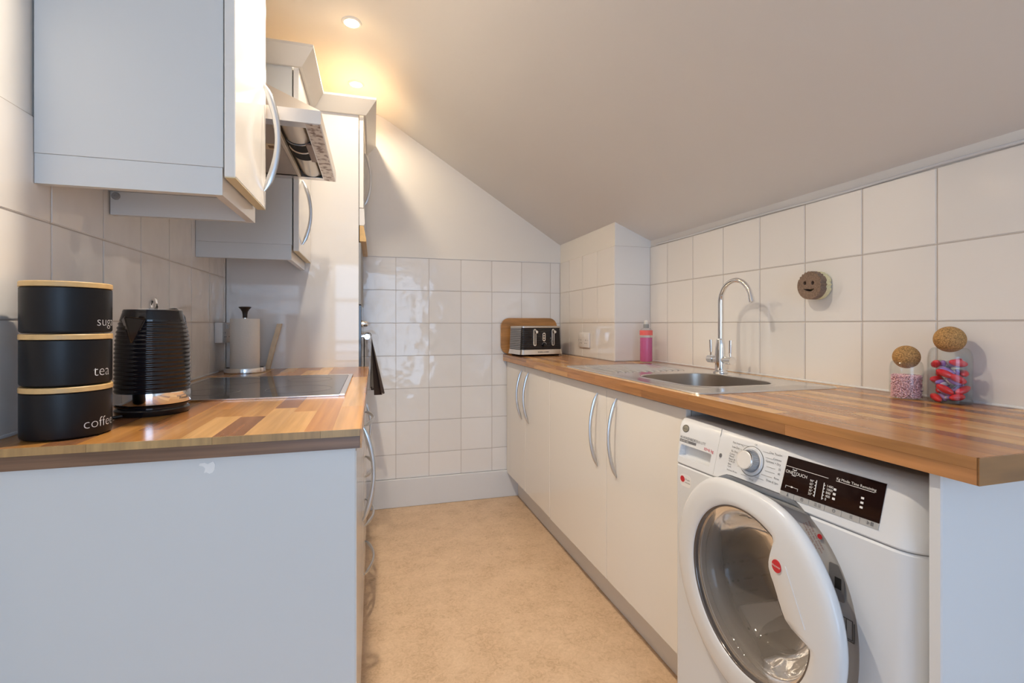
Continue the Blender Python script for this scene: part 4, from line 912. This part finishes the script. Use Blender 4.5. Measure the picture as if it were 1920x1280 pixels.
exec('''
# ================================================================== washing machine
WYAW = .083
wm = thing('washing_machine', 'white front-loading washer dryer with its round door ajar, under the right worktop', 'washing machine', (.80, 1.14, 0.001), -(PI/2-WYAW))
# local frame: x to the right along the front, y into the machine, z up
X0, X1, DEP = -.015, .583, .50
def wout(z, y0, rf=.052, ins=0):
    pts = [[x, y, z] for x, y in rrect(X0+ins, X1-ins, y0, DEP, [.006, .006, .012, rf], 8)]
    for p in pts:
        if p[0] < .1:
            if p[1] > .1: p[0] += .045
            elif z > .735: p[0] -= (z-.735)*.16
    return [tuple(p) for p in pts]
def boolcut(bm_body, bm_cut):
    def mk(b, n):
        me = bpy.data.meshes.new(n); bmesh.ops.recalc_face_normals(b, faces=b.faces[:]); b.to_mesh(me); b.free(); o = bpy.data.objects.new(n, me); COL.objects.link(o); return o
    A, B = mk(bm_body, 'a'), mk(bm_cut, 'b')
    md = A.modifiers.new('x', 'BOOLEAN'); md.operation = 'DIFFERENCE'; md.object = B; md.solver = 'EXACT'
    dg = bpy.context.evaluated_depsgraph_get(); me = bpy.data.meshes.new_from_object(A.evaluated_get(dg))
    out = bmesh.new(); out.from_mesh(me)
    bpy.data.objects.remove(A); bpy.data.objects.remove(B); bpy.data.meshes.remove(me)
    return out
RCX, RCZ = .255, .508
def ringpt(t, a=.223, b=.258, n=2.15, zmax=.2415):
    c, s = math.cos(t), math.sin(t)
    x = a*abs(c)**(2/n)*(1 if c >= 0 else -1); z = b*abs(s)**(2/n)*(1 if s >= 0 else -1)
    z = min(z, zmax)
    return x, z
def ringout(y, k=1.0, n=96): return [(RCX+ringpt(2*PI*i/n)[0]*k, y, RCZ+ringpt(2*PI*i/n)[1]*k) for i in range(n)]
ZS = .7285
body = loft([wout(.012, .004), wout(.016, 0), wout(ZS-.004, 0), wout(ZS, .003)])
cut = loft([ringout(-.05), ringout(.018)]); body = boolcut(body, cut)
cut = loft([[(RCX+.178*math.cos(2*PI*i/72), y, RCZ+.178*math.sin(2*PI*i/72)) for i in range(72)] for y in (.005, .46)]); body = boolcut(body, cut)
obj('body', body, WHITEP, wm, True, True, ang=30)
obj('seam', loft([wout(ZS-.001, .0030), wout(ZS+.003, .0030)]), mat('seam_grey', (.30, .30, .30), .6), wm, local=True)
ins_ = lambda z: .25*(z-.735)
FZ0 = ZS+.0025
fas = loft([wout(FZ0, .002), wout(FZ0+.003, ins_(FZ0+.003)), wout(.80, ins_(.80)), wout(.826, ins_(.826)), wout(.838, ins_(.838)+.004), wout(.845, ins_(.845)+.011), wout(.849, ins_(.849)+.022, ins=.004), wout(.850, .055, ins=.012)])
# drawer grip recess and the part of the door recess that rises into the fascia
dc = loft([[(x, y, z) for x, z in rrect(-.006, .107, .750, .781, .004, 3)] for y in (-.05, .026)])
fas = boolcut(fas, dc)
fas = boolcut(fas, loft([ringout(-.05), ringout(.018)]))
fo = obj('fascia', fas, WHITEP, wm, True, True, ang=30, label='white control fascia')
def fp(x, z, off=.0006):           # point on the tilted fascia
    return (x, ins_(z)-off, z)
def fquad(name, x0, x1, z0, z1, m, parent, off=.0006, th=.0006, r=.0):
    pts = rrect(x0, x1, z0, z1, r, 3) if r else [(x0, z0), (x1, z0), (x1, z1), (x0, z1)]
    return obj(name, loft([[fp(x, z, off-th) for x, z in pts], [fp(x, z, off) for x, z in pts]]), m, parent, local=True)
def ftext(s, x, z, size, m, parent, align='LEFT', off=.0008, name='lettering'):
    return obj(name, text_bm(s, size, align, map=lambda a, b, c: fp(x+a, z+b, off)), m, parent, local=True)
# drawer gap
gp = bmesh.new()
for a in (.1235,): 
    loft([[fp(x, z, -.002) for x, z in ((a, .735), (a+.0006, .735), (a+.0006, .846), (a, .846))], [fp(x, z, .0002) for x, z in ((a, .735), (a+.0006, .735), (a+.0006, .846), (a, .846))]], gp)
obj('drawer_joint', gp, GREYB, fo, local=True)
# maker's badge
ring_pts = lambda cx, cz, rx, rz, n=28: [(cx+rx*math.cos(2*PI*i/n), cz+rz*math.sin(2*PI*i/n)) for i in range(n)]
bdg = obj('badge', loft([[fp(x, z, .0002) for x, z in ring_pts(.001, .8235, .0125, .0100)], [fp(x, z, .0010) for x, z in ring_pts(.001, .8235, .0120, .0096)]]), mat('badge_grey', (.13, .12, .10), .4), fo, local=True)
obj('badge_face', loft([[fp(x, z, .0010) for x, z in ring_pts(.001, .8235, .0104, .0080)], [fp(x, z, .0014) for x, z in ring_pts(.001, .8235, .0102, .0078)]]), mat('badge_gold', (.50, .46, .36), .3, .5), bdg, local=True)
ftext('Hoover', .001, .8215, .0058, TXTG, bdg, 'CENTER', .0018)
ftext('H-WASH&DRY', -.013, .7965, .0100, TXTG, fo)
ftext('300 LITE', .049, .7965, .0090, GREYB, fo)
fquad('print_bar', -.013, .049, .7880, .7945, TXTG, fo)
ftext('1400 RPM  NFC', -.011, .7893, .0050, TXTW, fo, off=.0014)
ftext('10+6 kg', .078, .7845, .0105, TXTR, fo)
obj('power_mark', loft([[fp(x, z, 0) for x, z in ring_pts(.136, .785, .0042, .0052)], [fp(x, z, .0007) for x, z in ring_pts(.136, .785, .0042, .0052)]]), TXTG, fo, local=True)
ftext('WI-FI', .136, .7765, .0032, GREYB, fo, 'CENTER')
# programme legend
lt = bmesh.new()
def addtext(s, x, z, size=.0062, align='LEFT'):
    merge(lt, text_bm(s, size, align, map=lambda a, b, c: fp(x+a, z+b, .0008)))
for s, z in (('Fast Iron', .822), ('Low Dry', .812), ('Ex. Dry', .802)): addtext(s, .166, z)
for s, z in (('Colour', .795), ('Mixed', .7895), ('Rapid 30', .7835), ('14.44.59', .778), ('Baby', .7715), ('Care', .766)): addtext(s, .163, z, .0054)
addtext('Delicate 59 min', .163, .758, .0048)
for s, z in (('One Touch+', .8225), ('Cottons', .812), ('Cottons + Dry', .8035)): addtext(s, .302, z, .0062, 'RIGHT')
for s, z in (('20', .794), ('40', .7845), ('Rinse', .774), ('Drain & Spin', .7645)): addtext(s, .304, z, .0060, 'RIGHT')
addtext('Off', .228, .8305, .0052); addtext('Wool', .229, .7545, .0052)
obj('programme_legend', lt, TXTG, fo, local=True)
ln = bmesh.new()
def line(x0, z0, x1, z1, w=.0004):
    d = Vector((x1-x0, z1-z0)).normalized(); n_ = Vector((-d.y, d.x))*w
    p4 = [(x0+n_.x, z0+n_.y), (x1+n_.x, z1+n_.y), (x1-n_.x, z1-n_.y), (x0-n_.x, z0-n_.y)]
    loft([[fp(x, z, 0) for x, z in p4], [fp(x, z, .0007) for x, z in p4]], ln)
DCX, DCZ = .2265, .7945
for z in (.8235, .8135, .8035, .793, .783, .774): line(.191, z, .199, z-(z-DCZ)*.12)
line(.188, .8240, .212, .8245); line(.252, .8225, .270, .8225); line(.262, .812, .280, .812); line(.266, .8035, .270, .8035)
line(.268, .794, .290, .794); line(.266, .7845, .290, .7845); line(.258, .7745, .286, .7745); line(.243, .764, .266, .764); line(.205, .7600, .222, .7600)
obj('legend_lines', ln, GREYB, fo, local=True)
# dial
nrm = Matrix.Rotation(PI/2, 4, 'X')
def place_dial(b):
    b.transform(nrm); tilt = Matrix.Rotation(-math.atan(.25), 4, 'X')
    b.transform(Matrix.Translation(fp(DCX, DCZ, 0)) @ tilt); return b
dl = obj('programme_dial', place_dial(lathe([(0, .024), (.0185, .024), (.0205, .0225), (.0212, .020), (.0235, .003), (.0235, 0)], n=56)), mat('dial_white', (.84, .82, .79), .3, .1), wm, True, True, label='round programme dial')
obj('dial_edge', place_dial(lathe([(.0204, .0226), (.0209, .0236), (.0217, .0222), (.0216, .020)], n=56)), CHROME, dl, True, True)
kn_ = lathe([(.0218, .0195), (.0243, .0035)], n=90, rib=lambda t, r, z: r+.0004*math.cos(t*45))
obj('dial_grip', place_dial(kn_), mat('dial_grip_grey', (.42, .44, .48), .3, .7), dl, True, True, label='grey knurled side')
obj('dial_ring', place_dial(lathe([(.0238, .002), (.0265, .004), (.0300, .004), (.0310, .0015), (.0325, .0008), (.0328, 0)], n=64)), WHITEP, dl, True, True)
obj('dial_outline', place_dial(lathe([(.0326, .0), (.0328, .0014), (.0336, .0010), (.0338, 0)], n=64)), TXTG, dl, True, True)
# display
dsp = [(.3115, .7575), (.5080, .7610), (.5100, .8285), (.3160, .8285)]
disp = obj('display', loft([[fp(x, z, -.001) for x, z in dsp], [fp(x, z, .0012) for x, z in dsp]]), mat('display_black', (.016, .007, .006), .07, spec=.5), fo, local=True, label='glossy dark display')
DO = .0018
dt = bmesh.new()
def dtext(s, x, z, size, align='LEFT'): merge(dt, text_bm(s, size, align, map=lambda a, b, c: fp(x+a, z+b, DO)))
dtext('ONE', .3165, .7955, .0088); dtext('TOUCH', .3345, .7955, .0088)
for i, s in enumerate(('90', '60', '40', '30', '20')): dtext(s+chr(176), .3815, .7925-i*.0062, .0064, 'RIGHT')
for i, s in enumerate(('1400', '1000', '800', '400', '0')): dtext(s, .4075, .7925-i*.0062, .0064)
dtext('Kg Mode', .4235, .8110, .0068); dtext('- Time Remaining', .4475, .8110, .0068)
obj('display_print', dt, TXTW, disp, local=True)
dq = bmesh.new()
def dbar(x0, x1, z0, z1): loft([[fp(x, z, .0011) for x, z in ((x0, z0), (x1, z0), (x1, z1), (x0, z1))], [fp(x, z, DO) for x, z in ((x0, z0), (x1, z0), (x1, z1), (x0, z1))]], dq)
dbar(.3165, .4080, .8085, .8092); dbar(.4235, .4930, .8082, .8089)
dbar(.3855, .3868, .767, .7985); dbar(.4010, .4023, .767, .7985)
for i in range(5):
    dbar(.3835, .3850, .7935-i*.0062, .7950-i*.0062); dbar(.4028, .4043, .7935-i*.0062, .7950-i*.0062)
dbar(.322, .3225, .7655, .7705); dbar(.322, .350, .7700, .7705); dbar(.3495, .350, .7655, .7705); dbar(.334, .338, .7690, .7716)
for i in range(3): dbar(.4215, .4265, .7905-i*.0085, .7945-i*.0085)
for i in range(3):
    dbar(.4725, .4775, .7915-i*.0080, .7950-i*.0080)
for (xa, za) in ((.332, .8045), (.340, .8045), (.332, .7935), (.340, .7935)): dbar(xa, xa+.0006, za-.001, za+.0025)
dbar(.334, .339, .8035, .8050); dbar(.334, .339, .7925, .7940)
obj('display_bars', dq, TXTW, disp, local=True)
# soft keys under the display
for i in range(6):
    w_ = (.5085-.3110)/6; a0_ = .3110+i*w_
    s_ = [(a0_+.0006, .7465+i*.0006), (a0_+w_-.0006, .7465+i*.0006+.0004), (a0_+w_-.0004, .7575+i*.0006), (a0_+.0008, .7570+i*.0006)]
    bt = obj('button', loft([[fp(x, z, -.001) for x, z in s_], [fp(x, z, .0010) for x, z in s_]]), GREYB, fo, local=True)
    cx, cz = a0_+w_*.55, .7500+i*.0006
    ic = bmesh.new()
    if i == 5:
        merge(ic, loft([[fp(x, z, .001) for x, z in ((cx-.005, cz), (cx-.005, cz+.006), (cx-.001, cz+.003))], [fp(x, z, .0016) for x, z in ((cx-.005, cz), (cx-.005, cz+.006), (cx-.001, cz+.003))]]))
        for q in (.001, .0038): merge(ic, loft([[fp(x, z, .001) for x, z in ((cx+q, cz), (cx+q+.0016, cz), (cx+q+.0016, cz+.006), (cx+q, cz+.006))], [fp(x, z, .0016) for x, z in ((cx+q, cz), (cx+q+.0016, cz), (cx+q+.0016, cz+.006), (cx+q, cz+.006))]]))
        mm_ = TXTG
    else:
        if i in (1, 3):
            for rr_, in ((.003,), ):
                o_, i_ = ring_pts(cx, cz+.003, rr_, rr_, 16), ring_pts(cx, cz+.003, rr_*.7, rr_*.7, 16)
                loft([[fp(x, z, .0010) for x, z in o_], [fp(x, z, .0014) for x, z in o_], [fp(x, z, .0014) for x, z in i_], [fp(x, z, .0010) for x, z in i_]], ic, False, False)
            merge(ic, loft([[fp(x, z, .001) for x, z in ((cx-.0003, cz+.003), (cx+.0003, cz+.003), (cx+.0003, cz+.0055), (cx-.0003, cz+.0055))], [fp(x, z, .0014) for x, z in ((cx-.0003, cz+.003), (cx+.0003, cz+.003), (cx+.0003, cz+.0055), (cx-.0003, cz+.0055))]]))
        elif i == 0:
            merge(ic, loft([[fp(x, z, .001) for x, z in ((cx-.002, cz), (cx+.003, cz), (cx+.001, cz+.006), (cx, cz+.006))], [fp(x, z, .0014) for x, z in ((cx-.002, cz), (cx+.003, cz), (cx+.001, cz+.006), (cx, cz+.006))]]))
        else:
            for q in (-.006, .002) if i == 2 else (-.003,):
                for zz_ in (0, .0022, .0044):
                    merge(ic, loft([[fp(x, z, .001) for x, z in ((cx+q, cz+zz_), (cx+q+.005, cz+zz_), (cx+q+.005, cz+zz_+.0008), (cx+q, cz+zz_+.0008))], [fp(x, z, .0014) for x, z in ((cx+q, cz+zz_), (cx+q+.005, cz+zz_), (cx+q+.005, cz+zz_+.0008), (cx+q, cz+zz_+.0008))]]))
        mm_ = TXTG
    obj('icon', ic, mm_, bt, local=True)
# stickers on the body
def disc(name, cx, cz, r, y, m, parent, th=.0006, n=24, rx=1):
    return obj(name, loft([[(cx+rx*r*math.cos(2*PI*i/n), y, cz+r*math.sin(2*PI*i/n)) for i in range(n)], [(cx+rx*r*math.cos(2*PI*i/n), y-th, cz+r*math.sin(2*PI*i/n)) for i in range(n)]]), m, parent, local=True)
skr = obj('sticker', loft([[(x, y, z) for x, z in rrect(.004, .046, .674, .706, .010, 4)] for y in (0, -.0004)]), mat('clear_sticker', (.86, .85, .84), .2), wm, local=True)
disc('red_spot', .014, .693, .0082, -.0004, RED, skr)
obj('lettering', text_bm('10 year', .0062, map=lambda a, b, c: (.024+a, -.0008, .693+b)), TXTG, skr, local=True)
obj('lettering', text_bm('warranty', .0050, map=lambda a, b, c: (.024+a, -.0008, .685+b)), TXTG, skr, local=True)
# grey recess dish round the porthole
rg = loft([ringout(.0012, .997), ringout(.0150, .93), ringout(.0170, .90), [(RCX+.176*math.cos(2*PI*i/96), .0178, RCZ+.176*math.sin(2*PI*i/96)) for i in range(96)]], cap0=False, cap1=False)
dish = obj('door_recess', rg, GREYP, wm, True, True, ang=40, label='silver-grey recess behind the door')
obj('latch_plate', loft([[(x, y, z) for x, z in rrect(.412, .4415, .584, .650, .003, 3)] for y in (.0148, .0128)]), mat('latch_grey', (.33, .33, .34), .35, .4), dish, local=True)
obj('latch_slot', box(.424, .436, .0118, .0128, .606, .627), DARK, dish, local=True)
for z in (.573, .661):
    disc('screw', .4290, z, .0042, .0146, mat('screw_green', (.22, .25, .20), .4, .6), dish, .0015)
disc('red_spot', .3930, .690, .0050, .0135, RED, dish)
tt = bmesh.new()
for i, s in enumerate(('Warning: keep children', 'away from the door glass', 'during the cycle. Hot')):
    a_ = math.radians(-54)
    merge(tt, text_bm(s, .0058, map=lambda x, y, z, i=i: (.3675-.0068*i*math.cos(math.radians(36))+x*math.cos(a_)-y*math.sin(a_), .0130, .7105-.0068*i*math.sin(math.radians(36))+x*math.sin(a_)+y*math.cos(a_))))
obj('lettering', tt, mat('brown_print', (.30, .10, .08), .5), dish, local=True)
bk = bmesh.new()
def bline(p, q, w=.0005):
    d = Vector((q[0]-p[0], q[1]-p[1])).normalized(); n_ = Vector((-d.y, d.x))*w
    P4 = [(p[0]+n_.x, p[1]+n_.y), (q[0]+n_.x, q[1]+n_.y), (q[0]-n_.x, q[1]-n_.y), (p[0]-n_.x, p[1]-n_.y)]
    loft([[(x, .0150, z) for x, z in P4], [(x, .0135, z) for x, z in P4]], bk)
for p, q in (((.433, .522), (.456, .522)), ((.433, .558), (.456, .558)), ((.433, .522), (.433, .558)), ((.456, .522), (.456, .558)), ((.4445, .522), (.4445, .558)), ((.430, .519), (.459, .519)), ((.430, .519), (.430, .555)), ((.459, .519), (.459, .555))): bline(p, q)
obj('manual_icon', bk, TXTG, dish, local=True)
# gasket and drum
circ = lambda r, y, n=72, cz=RCZ: [(RCX+r*math.cos(2*PI*i/n), y, cz+r*math.sin(2*PI*i/n)) for i in range(n)]
obj('door_gasket', loft([circ(.176, .0178), circ(.168, .012), circ(.160, .016), circ(.152, .035), (circ(.160, .06)), circ(.172, .075)], cap0=False, cap1=False), mat('gasket_grey', (.20, .20, .21), .5), wm, True, True, ang=60)
def drum_mat():
    m = mat('drum_steel', (.45, .43, .42), .25, 1); nt = m.node_tree; L = nt.links.new; p = nt.nodes['Principled BSDF']
    tc = nt.nodes.new('ShaderNodeTexCoord'); v = nt.nodes.new('ShaderNodeTexVoronoi'); v.inputs['Scale'].default_value = 85; v.inputs['Randomness'].default_value = .15
    r = nt.nodes.new('ShaderNodeValToRGB'); r.color_ramp.elements[0].position = .18; r.color_ramp.elements[1].position = .26
    r.color_ramp.elements[0].color = (.03, .03, .03, 1); r.color_ramp.elements[1].color = (.5, .48, .47, 1)
    L(tc.outputs['Object'], v.inputs['Vector']); L(v.outputs['Distance'], r.inputs[0]); L(r.outputs[0], p.inputs['Base Color']); return m
drum = obj('drum', loft([circ(.176, .070), circ(.176, .40), circ(.165, .42), circ(.05, .435)], cap0=False), drum_mat(), wm, True, True, ang=60)
for k in range(3):
    a = math.radians(90+120*k+20); ca, sa = math.cos(a), math.sin(a)
    q = lambda r, t, y: (RCX+r*ca-t*sa, y, RCZ+r*sa+t*ca)
    obj('paddle', loft([[q(.175, -.03, .09), q(.120, -.008, .11), q(.120, .008, .11), q(.175, .03, .09)], [q(.175, -.03, .39), q(.120, -.008, .37), q(.120, .008, .37), q(.175, .03, .39)]]), GREYP, drum, True, True)
# ---- the door, hinged on the far (left) side, standing slightly open
DM = Matrix(((-math.sin(.035), math.cos(.035), 0, .785), (-math.cos(.035), -math.sin(.035), 0, 1.16), (0, 0, 1, 0), (0, 0, 0, 1)))   # (a,w,z) -> world; w is into the machine
DC, DZ = .283, .527
def dpt(t, k=1.0, w=0, bx=.2445, bz=.235):
    c, s = math.cos(t), math.sin(t); n = 2.12
    x = bx*abs(c)**(2/n)*(1 if c >= 0 else -1); z = bz*abs(s)**(2/n)*(1 if s >= 0 else -1)
    return DC+x*k, DZ+z*k
KP = [(-8, .1765), (-4, .174), (-2, .160), (-1, .135), (4, .1165), (11, .1095), (20, .106), (30, .106), (42, .1085), (49, .114), (53, .124), (56, .142), (58.5, .168), (61, .1765)]
def wr_(deg):
    d = (deg+180) % 360-180
    if d <= KP[0][0] or d >= KP[-1][0]: return .1765
    for (a, r), (b, q) in zip(KP, KP[1:]):
        if a <= d <= b: return r+(q-r)*(d-a)/(b-a)
ND = 240
TH = [2*PI*i/ND for i in range(ND)]
def dloop(k, w): return [(dpt(t, k)[0], w, dpt(t, k)[1]) for t in TH]
def wloop(off, w): return [(DC+(wr_(math.degrees(t))+off)*math.cos(t), w, DZ+(wr_(math.degrees(t))+off)*math.sin(t)) for t in TH]
# the door outer loops need matching polar angle: reparametrise by true angle
_poly = []
for i in range(720):
    t = 2*PI*i/720; c, sn_ = math.cos(t), math.sin(t)
    r = .2445+.0060*c
    if sn_ > .2:
        q = .2320/sn_; r = (r**-22+q**-22)**(-1/22)
    _poly.append((.2665+r*c-DC, .522+r*sn_-DZ))
_pol = sorted((math.atan2(b, a) % (2*PI), math.hypot(a, b)) for a, b in _poly)
def drad(t):
    t %= 2*PI
    k = min(range(0, len(_pol)), key=lambda q: abs((_pol[q][0]-t+PI) % (2*PI)-PI))
    return _pol[k][1]
_dr = [drad(t) for t in TH]
_dr = [(_dr[i-1]+2*_dr[i]+_dr[(i+1) % ND])/4 for i in range(ND)]
def dang(k, w, shrink=0):
    return [(DC+(r*k-shrink)*math.cos(t), w, DZ+(r*k-shrink)*math.sin(t)) for t, r in zip(TH, _dr)]
def mixl(A, B, f, w): return [(a[0]*(1-f)+b[0]*f, w, a[2]*(1-f)+b[2]*f) for a, b in zip(A, B)]
o0 = dang(1, 0)
loops = [dang(1, .034, .034), dang(1, .034, .014), dang(1, .030, .007), dang(1, .023, .002), dang(1, .016, 0), dang(1, .010, .001), dang(1, .005, .005), dang(1, .001, .013), dang(1, -.001, .028)]
wl_ = wloop(.004, 0)
loops += [mixl(dang(1, 0, .028), wl_, .5, -.003), wloop(.004, -.002), wloop(.001, .000), wloop(0, .004), wloop(-.0005, .020)]
db = loft(loops, cap0=False, cap1=False); db.transform(DM)
door = obj('porthole_door', db, WHITEP2, wm, True, ang=50, label='round white door standing slightly ajar')
tr = loft([wloop(.0008, .0008), wloop(-.0006, .0002), wloop(-.0030, .0015), wloop(-.0035, .006), wloop(-.0025, .016)], cap0=False, cap1=False); tr.transform(DM)
obj('window_trim', tr, mat('smoked_trim', (.16, .14, .13), .12, .5), door, True, ang=60)
# glass bowl
def gl(r, w, n=72): return [(DC+r*math.cos(2*PI*i/n), w, DZ+r*math.sin(2*PI*i/n)) for i in range(n)]
gb = loft([gl(.1762, .010), gl(.168, .012), gl(.158, .022), gl(.150, .045), gl(.142, .072), gl(.128, .092), gl(.10, .102), gl(.05, .108), gl(.01, .109)], cap0=False); gb.transform(DM)
obj('glass_bowl', gb, SMOKE, door, True, ang=0)
gr_ = []
for r0, r1, w0, w1 in ((.1764, .170, .0095, .013),):
    g2 = loft([gl(r0, w0), gl(r1, w1)], cap0=False, cap1=False); g2.transform(DM); obj('bowl_flange', g2, CHROME, door, True)
bdd = loft([[(.3830+.0115*math.cos(2*PI*i/28), w, .6300+.0125*math.sin(2*PI*i/28)) for i in range(28)] for w in (-.001, -.0045)]); bdd.transform(DM)
rb2 = obj('badge', bdd, RED, door, label='round red badge')
tb2 = text_bm('Hoover', .0070, 'CENTER', map=lambda x, y, z: (.3830+x, -.0050, .6280+y)); tb2.transform(DM); obj('lettering', tb2, TXTW, rb2)
ck = loft([[(a, w, z) for a, z in ((.4035, .640), (.4045, .640), (.4505, .545), (.4495, .545))] for w in (-.0026, -.0040)]); ck.transform(DM)
obj('grip_crease', ck, WHITEP, door)
''')
